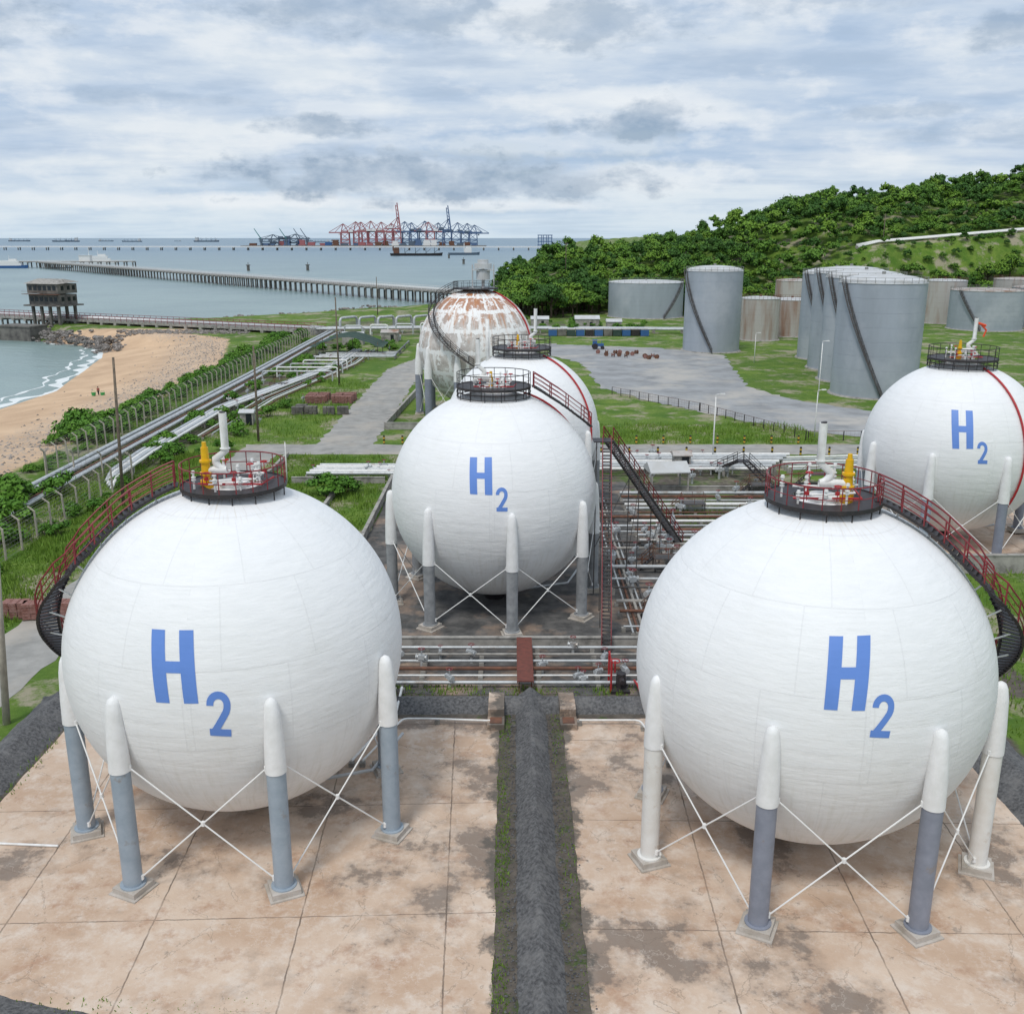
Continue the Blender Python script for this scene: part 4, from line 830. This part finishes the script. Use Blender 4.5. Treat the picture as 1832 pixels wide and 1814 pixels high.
pier('sea_bridge',(-2200,2700),(80,2560),5.5,12,38,'distant white causeway bridge across the bay','white',deckm='white',pr=1.6,railh=1.5,dt=2.5)
shed_=root('pier_hut',(-470,1112,2.6),'small white control hut on the mooring pier','hut'); b=MB(); b.box((0,0,3),(12,7,6)); b.box((0,0,6.2),(13,8,.4)); b.cyl(4,0,6.4,14,.3,n=6); b.obj('wall','white',shed_)
rt=root('control_house',(-153.5,334,.9),'derelict grey two-storey control house on concrete legs','building',rz=-.35); rt.scale=(.9,.9,.9)
b=MB(); b.box((0,-16,-3.6),(15,8,6.0)); b.box((0,-16,-.4),(15.6,8.6,.5)); b.obj('concrete_base','dkconc',rt)
for x in(-6,-2,2,6):
    for y in(-4,4): unitbox('leg','dkconc',rt,(x,y,.8),(.9,.9,9.6))
b=MB(); b.box((0,0,5.9),(17,12,.5)); b.obj('floor_slab','dkconc',rt)
b=MB(); b.box((0,0,8.0),(14,9,3.6)); b.box((0,0,11.9),(14.4,9.4,3.4)); b.obj('wall','dkconc',rt)
for x in np.linspace(-5.6,5.6,6): unitbox('window','glass',rt,(x,-4.5,8.2),(1.4,.2,1.5)); unitbox('window','glass',rt,(x,-4.7,12.2),(1.4,.2,1.5))
for y in(-2.5,.5,3): unitbox('window','glass',rt,(7.0,y,8.2),(.2,1.3,1.5)); unitbox('window','glass',rt,(7.2,y,12.2),(.2,1.3,1.5))
b=MB(); b.add([(-8,-5.5,13.7),(8,-5.5,13.7),(8,5.5,14.2),(-8,5.5,14.2),(-7,-5,14.1),(7,-5,14.1),(6,0,15.4),(-6,0,15.4),(7,5,14.4),(-7,5,14.4)],[(3,2,1,0),(0,1,5,4),(4,5,6,7),(7,6,8,9),(2,3,9,8),(1,2,8,6,5),(3,0,4,7,9)]); b.obj('roof','conc',rt)
b=MB(); b.box((0,-5.6,10),(16.5,2.0,.15)); b.tube([(-8.2,-6.5,11),(8.2,-6.5,11)],.06,4); b.obj('balcony','rust',rt)
def rock(r):
    n=7; vs=[]
    for j in range(1,5):
        e=-pi/2+pi*j/5
        for i in range(n): a=2*pi*i/n+.3*j; q=r*random.uniform(.75,1.2); vs.append((q*math.cos(e)*math.cos(a),q*math.cos(e)*math.sin(a)*.8,q*math.sin(e)*.7))
    fs=[(j*n+i,j*n+(i+1)%n,(j+1)*n+(i+1)%n,(j+1)*n+i) for j in range(3) for i in range(n)]+[tuple(range(n-1,-1,-1)),tuple(range(3*n,4*n))]
    return vs,fs
b=MB()
line=[(-118,284),(-123,297),(-146,312),(-166,334),(-150,350),(-110,366),(-82,391),(-50,425)]
P_,_=resample([(x,y,0) for x,y in line],200)
for p in P_:
    for k in range(9):
        x=p.x+random.uniform(-2,6); y=p.y+random.uniform(-4,5); z=float(height([x],[y])[0]) if k==0 else z
        vs,fs=rock(random.uniform(.4,.9)); b.add([(v[0]+x,v[1]+y,v[2]+z+.3) for v in vs],fs)
for k in range(450):
    x=random.uniform(-122,-80); y=random.uniform(297,309)
    z=float(height([x],[y])[0]); vs,fs=rock(random.uniform(.25,.6)); b.add([(v[0]+x,v[1]+y,v[2]+z+.1) for v in vs],fs)
for k in range(1900):
    y=random.uniform(105,292); vx_=float(np.interp(y,VX,VV_))
    x=vx_-abs(random.gauss(0,8)); z=float(height([x],[y])[0]); r_=random.uniform(.06,.24)
    b.add([(x-r_,y-r_,z-.03),(x+r_,y-r_*.8,z-.03),(x+r_*.8,y+r_,z-.03),(x-r_,y+r_,z-.03),(x,y,z+r_)],[(0,1,4),(1,2,4),(2,3,4),(3,0,4)])
struct(b.obj('rock_revetment','rock'),'stuff')
# ------------------------------------------------------------------ boats, cranes
def ship(x,y,L_,kind,lab,hull='haze',sup='white',rz=0,z=-4,grp='anchored cargo ships'):
    rt=root('ship' if L_>60 else 'boat',(x,y,z),lab,'ship' if L_>60 else 'boat',grp,rz)
    B=L_*.16; H=L_*(.07 if kind!='cargo' else .045); st=[(-.5,.75,1.0),(-.47,.95,1),(-.2,1,1),(.25,1,1),(.42,.6,1.15),(.5,.05,1.35)]
    vs=[]
    for u,w_,h in st:
        vs+=[(u*L_,-w_*B/2,H*h),(u*L_*.96,-w_*B/2*.8,-H*.3),(u*L_*.96,w_*B/2*.8,-H*.3),(u*L_,w_*B/2,H*h)]
    fs=[(4*i+j,4*i+j+1,4*i+5+j,4*i+4+j) for i in range(len(st)-1) for j in range(3)]+[(4*i+3,4*i,4*i+4,4*i+7) for i in range(len(st)-1)]+[(3,2,1,0),(20,21,22,23)]
    MB().add(vs,fs).obj('hull',hull,rt)
    b=MB()
    if kind=='cargo':
        b.box((-.38*L_,0,H*1.9),(.1*L_,B*.8,H*1.9)); b.box((-.37*L_,0,H*3.1),(.07*L_,B*.9,H*.6)); b.cyl(-.44*L_,0,H*2,H*3.8,H*.3)
    elif kind=='ferry':
        b.box((-.05*L_,0,H*1.5),(.75*L_,B*.85,H*1.0)); b.box((-.05*L_,0,H*2.5),(.6*L_,B*.75,H*.9)); b.box((.1*L_,0,H*3.3),(.2*L_,B*.5,H*.7)); b.cyl(0,0,H*3.3,H*5,H*.08)
    else:
        b.box((.12*L_,0,H*2),(.22*L_,B*.6,H*2)); b.box((.14*L_,0,H*3.4),(.14*L_,B*.5,H*1.0)); b.cyl(0,0,H*1.5,H*5.2,H*.15)
    b.obj('superstructure',sup,rt)
    if kind=='cargo':
        for u in(-.22,-.02,.18,.34): b=MB(); b.tube([(u*L_,0,H),(u*L_,0,H*3.3)],H*.14,4); b.tube([(u*L_,0,H*1.2),(u*L_+.09*L_,0,H*2.8)],H*.1,4); b.obj('deck_crane',hull,rt)
    return rt
for px,L_,Yd in [(35,165,8200),(118,190,7400),(128,120,9000),(190,120,8200),(236,150,7400),(370,200,7400),(380,90,8600),(575,110,6600),(480,120,7000),(545,130,8000),(318,60,8400)]:
    ship((px-916)/1750*Yd/1.036,Yd,L_,'cargo','dark cargo ship anchored near the horizon',sup='tankroof',rz=random.choice([0,pi])+random.uniform(-.3,.3))
ship(-541,1085,38,'ferry','white and dark ferry moored at the pier','teal','white',.1,grp='moored boats'); ship(-521,1270,46,'ferry','white passenger boat moored at the pier','white','white',.2,grp='moored boats')
ship(-480,1072,20,'tug','small dark workboat moored at the pier','haze','white',.4,grp='moored boats')
ship(-172,1820,95,'cargo','dark working barge with derricks near the terminal','black','rust',0,grp='working barges'); ship(-90,1900,60,'tug','dark tug beside the terminal','haze','white',.2,grp='working barges')
for x,y in((-262,1000),(-205,1010),(-60,1250),(-100,1600)):
    b=MB(); b.cyl(0,0,-5,5,1.6,1.4,10); b.cyl(0,0,5,5.8,2.2,2.2,10); b.cyl(0,0,5.8,8,.3); thing(b.obj('mooring_dolphin','dkconc',loc=(x,y,-4)),'dark concrete mooring dolphin standing in the sea','mooring dolphin','mooring dolphins')
YT=3500
b=MB(); b.box((0,0,-1.5),(830,140,5))
for i in range(40): b.box((-405+i*21,-72,-4),(6,4,8))
struct(b.obj('port_terminal','dkconc',loc=(-505,YT,0)))
cm_=['cred','teal','haze','white','rust','cblue']
for i in range(28):
    x=-880+i*28+random.uniform(-6,6); h=random.choice([8,12,16,20]); rt=root('container_stack',(x,YT-30+random.uniform(-20,40),1),'stacked shipping containers on the port terminal','container stack','container stacks at the port')
    b=MB()
    for r_ in range(int(h/4)):
        b.box((random.uniform(-1,1),0,1.9+r_*3.8),(random.choice([18,24]),12,3.8))
    b.obj('containers',random.choice(cm_),rt)
def crane(px,hgt,m,up=False,sgn=1,yo=0):
    x=(px-916)/1750*YT/1.036
    rt=root('gantry_crane',(x,YT+yo,1),('red' if m=='cred' else 'blue')+' ship-to-shore gantry crane with '+('raised' if up else 'lowered')+' boom','port crane','port gantry cranes')
    r=1.9; b=MB(); hb=hgt*.58
    for a in(-14,14):
        for c_ in(-9,9): b.tube([(a*1.1,c_,0),(a,c_,hb)],r,4)
    for z in(8,hb*.45,hb):
        for c_ in(-9,9): b.tube([(-14,c_,z),(14,c_,z)],r,4)
    b.tube([(-14,-9,8),(14,-9,hb*.45)],r*.7,4); b.tube([(14,-9,hb*.45),(-14,-9,hb)],r*.7,4); b.tube([(-14,-9,hb*.45),(14,-9,hb)],r*.6,4)
    b.obj('portal_frame',m,rt)
    b=MB(); ax=6*sgn; b.tube([(14*sgn,0,hb),(ax,0,hgt)],r,4); b.tube([(-14*sgn,0,hb),(ax,0,hgt)],r,4); b.tube([(ax,0,hgt),(-38*sgn,0,hb+3)],r*.6,4); b.obj('apex_frame',m,rt)
    b=MB()
    if up:
        b.tube([(14*sgn,0,hb),(4*sgn,0,hgt*1.5)],r*1.3,4); b.tube([(6*sgn,0,hb),(-1*sgn,0,hgt*1.42)],r*1.0,4)
        for k in range(6): b.tube([(14*sgn-10*sgn*k/6,0,hb+(hgt*1.5-hb)*k/6),(6*sgn-7*sgn*(k+1)/6,0,hb+(hgt*1.42-hb)*(k+1)/6)],r*.6,4)
    else:
        b.tube([(14*sgn,0,hb+1),(56*sgn,0,hb+1)],r*1.4,4); b.tube([(ax,0,hgt),(54*sgn,0,hb+3)],r*.6,4); b.tube([(ax,0,hgt),(34*sgn,0,hb+3)],r*.6,4)
    b.tube([(14*sgn,0,hb+1),(-42*sgn,0,hb+1)],r*1.4,4); b.obj('boom',m,rt)
    b=MB(); b.box((-20*sgn,0,hb+6),(16,9,7)); b.box((20*sgn,0,hb-4),(5,5,5)); b.obj('machinery_house','white' if m=='cred' else 'haze',rt)
for px,h,m,up,sg,yo in [(618,72,'cred',0,-1,0),(636,80,'cred',0,-1,60),(650,78,'cred',0,-1,0),(664,82,'cred',0,-1,50),(680,78,'cred',0,1,0),(694,74,'cred',0,1,60),(710,94,'cred',1,1,0),(726,80,'cblue',0,-1,40),(740,76,'cblue',0,-1,0),(755,82,'cblue',0,1,60),(770,78,'cred',0,-1,0),(786,76,'cblue',0,-1,50),(800,88,'cblue',1,1,0),(816,76,'cblue',0,1,0),(832,74,'cblue',0,1,50),(846,68,'cblue',0,1,0),(492,36,'haze',0,-1,0),(526,38,'haze',0,1,0)]: crane(px,h,m,up,sg,yo)
for i,px in enumerate((966,975,984)):
    x=(px-916)/1750*3000/1.036; rt=root('loading_tower',(x,3000,-4),'distant blue loading tower on the bay','loading tower','loading towers'); b=MB()
    for a in(-5,5):
        for c_ in(-5,5): b.tube([(a,c_,0),(a,c_,38)],1.2,4)
    for z in(10,20,30,38): b.box((0,0,z),(14,12,2.5))
    b.obj('frame','cblue',rt)
M['cgreen']=mat('crane_green',(.06,.22,.22))
for px in(470,515,540,552):
    x=(px-916)/1750*YT/1.036; rt=root('slewing_crane',(x,YT-20,1),'grey-green slewing harbour crane with raised jib','port crane','slewing harbour cranes'); b=MB(); b.tube([(0,0,0),(0,0,16)],4,6); b.box((0,0,18),(10,8,7)); b.obj('tower','haze',rt); b=MB(); b.tube([(2,0,18),(-22,0,56)],1.5,4); b.tube([(0,0,24),(-22,0,56)],.8,4); b.obj('jib','cgreen' if px in(470,515) else 'haze',rt)
# ------------------------------------------------------------------ person on beach
px_,py_=-82,193; pz=float(height([px_],[py_])[0])
rt=root('person',(px_,py_,pz),'person in red top and dark trousers walking on sand','person')
def skinfig(name,joints,edges,m,parent):
    me=bpy.data.meshes.new(name); me.from_pydata([j[0] for j in joints],edges,[]); o=bpy.data.objects.new(name,me); COL.objects.link(o); o.parent=parent
    me.materials.append(M[m]); o.modifiers.new('s','SKIN'); sv=me.skin_vertices[0].data
    for i,j in enumerate(joints): sv[i].radius=(j[1],j[1])
    sv[0].use_root=True; s2=o.modifiers.new('u','SUBSURF'); s2.levels=1; s2.render_levels=1; return o
J=[((0,0,.95),.14),((0,0,1.2),.15),((0,0,1.42),.14),((0,-.01,1.52),.055),((0,-.02,1.6),.09),((0,-.02,1.7),.085),
 ((.19,0,1.4),.06),((.26,-.02,1.12),.045),((.27,-.12,.88),.032),((.27,-.16,.80),.03),((-.19,0,1.4),.06),((-.26,.02,1.12),.045),((-.27,-.05,.88),.032),((-.27,-.07,.8),.03),
 ((.1,0,.88),.095),((.11,-.12,.5),.065),((.11,-.08,.08),.045),((.11,-.22,.04),.04),((-.1,0,.88),.095),((-.11,.1,.5),.065),((-.11,.2,.1),.045),((-.11,.08,.04),.04)]
E=[(0,1),(1,2),(2,3),(3,4),(4,5),(2,6),(6,7),(7,8),(8,9),(2,10),(10,11),(11,12),(12,13),(0,14),(14,15),(15,16),(16,17),(0,18),(18,19),(19,20),(20,21)]
skinfig('body',J,E,'skin',rt)
skinfig('shirt',[((0,0,1.0),.17),((0,0,1.2),.175),((0,0,1.41),.16),((.2,0,1.4),.08),((.25,-.01,1.18),.065),((-.2,0,1.4),.08),((-.25,.01,1.18),.065)],[(0,1),(1,2),(2,3),(3,4),(2,5),(5,6)],'cloth',rt)
skinfig('trousers',[((0,0,.96),.15),((.1,0,.86),.115),((.11,-.12,.5),.085),((.11,-.08,.14),.065),((-.1,0,.86),.115),((-.11,.1,.5),.085),((-.11,.2,.16),.065)],[(0,1),(1,2),(2,3),(0,4),(4,5),(5,6)],'dkcloth',rt)
b=MB(); b.lathe((0,-.02),[(.11,1.66),(.12,1.72),(.1,1.79),(.03,1.82)],12); b.obj('hair','black',rt)
for dx in(-.9,.9):
    rt=root('basket',(px_+dx,py_-.2,pz),'bright green plastic basket on the sand','basket','green baskets'); b=MB(); b.lathe((0,0),[(.02,.02),(.35,.02),(.45,.6),(.42,.6),(.32,.06),(.02,.06)],14); b.obj('tub','green',rt); b=MB(); b.tube([(-.43,0,.6),(-.25,0,.95),(.25,0,.95),(.43,0,.6)],.025,5); b.obj('handle','green',rt)
# ------------------------------------------------------------------ vegetation
def crown_arrays(seed,rx,rz,nclump,nleaf,ls):
    r=np.random.default_rng(seed); V=[];core=MB()
    for c in range(nclump):
        d=r.normal(size=3); d/=np.linalg.norm(d); d[2]=abs(d[2])*1.1-.25; q=r.uniform(.45,.95)
        cc=np.array([d[0]*rx*q,d[1]*rx*q,d[2]*rz*q]); cr=r.uniform(.22,.42)*rx
        n=r.normal(size=(nleaf,3)); n/=np.linalg.norm(n,axis=1)[:,None]; n[:,2]=np.where(n[:,2]<-.3,-n[:,2],n[:,2])
        p=cc+n*cr*np.array([1,1,.75])*r.uniform(.75,1.3,size=(nleaf,1))
        nn=n+r.normal(size=(nleaf,3))*.4+np.array([0,0,.35]); nn/=np.linalg.norm(nn,axis=1)[:,None]
        a=np.cross(nn,r.normal(size=(nleaf,3))); a/=np.linalg.norm(a,axis=1)[:,None]; b_=np.cross(nn,a)
        s=ls*r.uniform(.5,1.25,size=(nleaf,1))
        quad=np.stack([p-a*s-b_*s*.6,p+a*s-b_*s*.5,p+a*s*.8+b_*s*.7,p-a*s*.7+b_*s*.6],1); V.append(quad.reshape(-1,3))
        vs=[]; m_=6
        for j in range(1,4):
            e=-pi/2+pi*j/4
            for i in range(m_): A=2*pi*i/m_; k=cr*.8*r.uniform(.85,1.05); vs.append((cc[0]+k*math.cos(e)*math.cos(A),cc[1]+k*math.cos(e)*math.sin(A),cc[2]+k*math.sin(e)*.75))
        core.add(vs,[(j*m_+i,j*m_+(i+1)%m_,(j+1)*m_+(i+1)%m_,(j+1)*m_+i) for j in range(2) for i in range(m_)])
    V=np.concatenate(V); F=np.arange(len(V)).reshape(-1,4); return V,F,core
def quads_mesh(name,V,F,mats,mi=None):
    me=bpy.data.meshes.new(name); me.vertices.add(len(V)); me.vertices.foreach_set('co',V.astype(np.float32).ravel())
    me.loops.add(F.size); me.loops.foreach_set('vertex_index',F.ravel().astype(np.int32)); me.polygons.add(len(F))
    me.polygons.foreach_set('loop_start',np.arange(0,F.size,4,dtype=np.int32)); me.polygons.foreach_set('loop_total',np.full(len(F),4,np.int32))
    for m in mats: me.materials.append(M[m])
    if mi is not None: me.polygons.foreach_set('material_index',mi.astype(np.int32))
    me.update(); return me
def crown_mesh(name,seed,rx,rz,nc,nl,ls,m='leaf'):
    V,F,core=crown_arrays(seed,rx,rz,nc,nl,ls); cf=core.f; cv=np.array(core.v)
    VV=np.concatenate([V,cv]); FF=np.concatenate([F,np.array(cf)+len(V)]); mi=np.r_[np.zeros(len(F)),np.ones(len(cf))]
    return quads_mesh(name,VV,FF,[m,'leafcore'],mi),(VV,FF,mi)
protos=[]; arrs=[]
kinds=['leaf','leafB','leafC','leaf','leafB']
for k in range(5):
    rx=random.uniform(3.0,4.8); rz=rx*random.uniform(.75,1.1); hz_=rz*.8+2.6
    me,_=crown_mesh('crown',100+k,rx,rz,22,56,.26,kinds[k])
    rt=root('tree',(0,-500,0),['leafy green tree','bright yellow-green tree','dark green tree','leafy green tree','bright yellow-green tree'][k]+' on the wooded slope','tree','trees on the wooded hill')
    c=bpy.data.objects.new('crown',me); COL.objects.link(c); c.parent=rt; c.location=(0,0,hz_)
    b=MB(); b.tube([(0,0,-1),(.1,0,1.5),(.0,.1,hz_*.7),(.1,.1,hz_)],[.35,.26,.2,.08],7)
    for j in range(5): a=j*1.26; b.tube([(0,0,hz_*.5+j*.2),(math.cos(a)*rx*.3,math.sin(a)*rx*.3,hz_*.8),(math.cos(a)*rx*.6,math.sin(a)*rx*.6,hz_+.5)],[.15,.1,.04],5)
    b.obj('trunk','bark',rt,True); protos.append(rt)
    _,ar=crown_mesh('tmp',200+k,rx,rz,15,32,.37); bpy.data.meshes.remove(_); V,F,mi=ar; V=V+np.array([0,0,hz_]); arrs.append((V,F,mi))
pts=[]
cand=np.c_[rng.uniform(-6,345,26000),rng.uniform(352,600,26000)]; zc_=height(cand[:,0],cand[:,1]); dc=sdist(cand[:,0],cand[:,1])
grid={}
def vis(x,y): return abs(x)/y<.60
tanks=[(49,366,16),(99,347,10),(146,338,10),(178,350,12),(150,315,14),(172,322,13)]
for (x,y),z,d in zip(cand,zc_,dc):
    if d<4 or not vis(x,y): continue
    if x>136 and 411<y<420.5: continue
    if y>505 and rng.random()<.6: continue
    if y<372 and x>20 and x<66: continue
    if y<362+6*math.sin(x*.2): continue
    if any((x-a)**2+(y-b_)**2<c_*c_ for a,b_,c_ in tanks): continue
    sp_=4.9 if y<505 else 8
    key=(int(x//sp_),int(y//sp_)); ok=True
    for i in(-1,0,1):
        for j in(-1,0,1):
            for q in grid.get((key[0]+i,key[1]+j),[]):
                if (q[0]-x)**2+(q[1]-y)**2<sp_*sp_*.8: ok=False
    if ok: grid.setdefault(key,[]).append((x,y)); pts.append((x,y,z))
for x,y in [(-2,470),(3,455),(8,440),(2,430),(14,425),(-3,440),(9,415),(18,405),(25,395),(12,395),(22,380),(30,374),(4,405),(-8,455),(16,372),(28,385),(5,385),(8,372),(2,362),(14,358),(22,360)]:
    pts.append((x,y,float(height([x],[y])[0])))
def tsc(x,y): return .5 if x>130 and 398<y<412 else 1
pts.sort(key=lambda p:p[1]); ind=pts[:240]; rest=pts[240:]
for i,(x,y,z) in enumerate(ind):
    s_=random.uniform(.7,1.3)*(1.25 if x<30 else 1)*tsc(x,y)
    if i<len(protos): o=protos[i]; o.location=(x,y,z-.3); o.scale=(s_,)*3
    else: clone(protos[random.randrange(5)],(x,y,z-.3),random.uniform(0,6.28),(s_,s_,s_*random.uniform(.8,1.2)))
VV=[];FF=[];MI=[];o_=0
for x,y,z in rest:
    ki=random.randrange(5); V,F,mi=arrs[ki]; a=random.uniform(0,6.28); s_=random.uniform(.6,1.2)*(1.3 if random.random()<.1 else 1)*tsc(x,y); ca_,sa=math.cos(a)*s_,math.sin(a)*s_
    W=np.c_[V[:,0]*ca_-V[:,1]*sa+x,V[:,0]*sa+V[:,1]*ca_+y,V[:,2]*s_*random.uniform(.8,1.25)+z-.3]
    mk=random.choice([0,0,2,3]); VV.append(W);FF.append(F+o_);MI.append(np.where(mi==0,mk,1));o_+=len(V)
if VV:
    me=quads_mesh('forest',np.concatenate(VV),np.concatenate(FF),['leaf','leafcore','leafB','leafC'],np.concatenate(MI)); o=bpy.data.objects.new('forest',me); COL.objects.link(o); struct(o,'stuff')
bp_=[]
for k in range(3):
    me,_=crown_mesh('foliage',300+k,1.6,1.1,11,70,.13,'bush'); rt=root('bush',(0,-500,0),'dense bright green coastal bush','bush','bushes along the beach fence'); c=bpy.data.objects.new('foliage',me); COL.objects.link(c); c.parent=rt; c.location=(0,0,.7)
    b=MB()
    for j in range(4): a=j*1.6; b.tube([(0,0,-.2),(math.cos(a)*.5,math.sin(a)*.5,.6),(math.cos(a),math.sin(a),1.1)],[.06,.04,.02],4)
    b.obj('stem','bark',rt); bp_.append(rt)
bl=[]
for i in range(105):
    y=134+154*(i/105)**1.05+random.uniform(-1,1); x=-58.6-random.uniform(0,6)-max(0,(y-215)*.09)*random.random()
    bl.append((x,y,random.uniform(.5,1.6)))
bl+=[(-63.6,143,2.1),(-62,140,1.8),(-61,146,1.7),(-65,141,1.3),(-60,137,1.5),(-53.6,101,2.0),(-55.5,97,1.7),(-51,106,1.5),(-50,94,1.6),(-48.5,88,1.3),(-57,108,1.0),(-53,89,1.5),(-49,81,1.2),(-58,101,1.2),(-20.5,105.5,1.5),(-19,107.5,1.1)]
for _ in range(50): bl.append((random.uniform(-50.5,-38),random.uniform(118,228),random.uniform(.3,1.2)))
for _ in range(10): bl.append((random.uniform(-60,-58),random.uniform(117,134),random.uniform(.3,.6)))
for _ in range(22): bl.append((random.uniform(-62,-30),random.uniform(250,290),random.uniform(.5,1.3)))
for _ in range(25): bl.append((random.uniform(-8,45),random.uniform(300,350),random.uniform(.7,1.6)))
for _ in range(28): bl.append((random.uniform(-47.5,-44),random.uniform(55,112),random.uniform(.3,.8)))
for _ in range(20): bl.append((random.uniform(138,230),random.uniform(411,413),random.uniform(.5,1.0)))
for i,(x,y,s_) in enumerate(bl):
    z=float(height([x],[y])[0])
    if i<3: bp_[i].location=(x,y,z); bp_[i].scale=(s_,)*3
    else: clone(bp_[i%3],(x,y,z),random.uniform(0,6.28),s_)
T=[]
def tufts(n,x0,x1,y0,y1,h,ex=None):
    x=rng.uniform(x0,x1,n); y=rng.uniform(y0,y1,n); k=rng.uniform(.5,1.3,n)*h*(.5+.9*(np.sin(x*1.3)*np.sin(y*.9+1)+.6*np.sin(x*.4+y*.5)>0))
    a=rng.uniform(0,6.28,n); w_=.03+h*.05; z=np.maximum(height(x,y),-3)
    dx,dy=np.cos(a)*w_,np.sin(a)*w_; lx,ly=rng.normal(0,.3,n)*k,rng.normal(0,.3,n)*k
    T.append(np.stack([np.c_[x-dx,y-dy,z-.02],np.c_[x+dx,y+dy,z-.02],np.c_[x+lx+dx*.3,y+ly+dy*.3,z+k],np.c_[x+lx-dx*.3,y+ly-dy*.3,z+k]],1).reshape(-1,4,3))
tufts(22000,-45.3,-37.3,50,128,.38); tufts(9000,-56,-46,75,128,.45); tufts(13000,-31.2,-15,90,127,.33); tufts(7000,-45,-28,135,200,.4); tufts(2600,-.8,-.1,20,54,.08); tufts(900,2.3,3.0,20,54,.08); tufts(3000,18,33,93,104,.2); tufts(6000,29,44,40,80,.35); tufts(7000,10,44,135,150,.4); tufts(5000,-65,-57,134,280,.5); tufts(1200,-29,-25.9,30,54,.15); tufts(1500,-14,13,56.6,58,.2); tufts(900,-20,-9,26,31,.12)
V=np.concatenate(T).reshape(-1,3); me=quads_mesh('grass_tufts',V,np.arange(len(V)).reshape(-1,4),['grassb']); o=bpy.data.objects.new('grass_tufts',me); COL.objects.link(o); struct(o,'stuff')
for i in range(3):
    yy0=415+i*1.3; pts_=[(x,yy0,float(height([x],[yy0])[0])+1.0+i*.25) for x in range(142,310,8)]
    rt=root('pipeline',(0,0,0),'white pipeline running across the wooded hillside','pipe','hillside pipelines'); b=MB(); b.tube(pts_,.33,8); b.obj('pipe_run','white',rt,True)
    for p in pts_[::2]: unitbox('pipe_support','conc',rt,(p[0],p[1],p[2]-.8),(.5,.5,1.2))
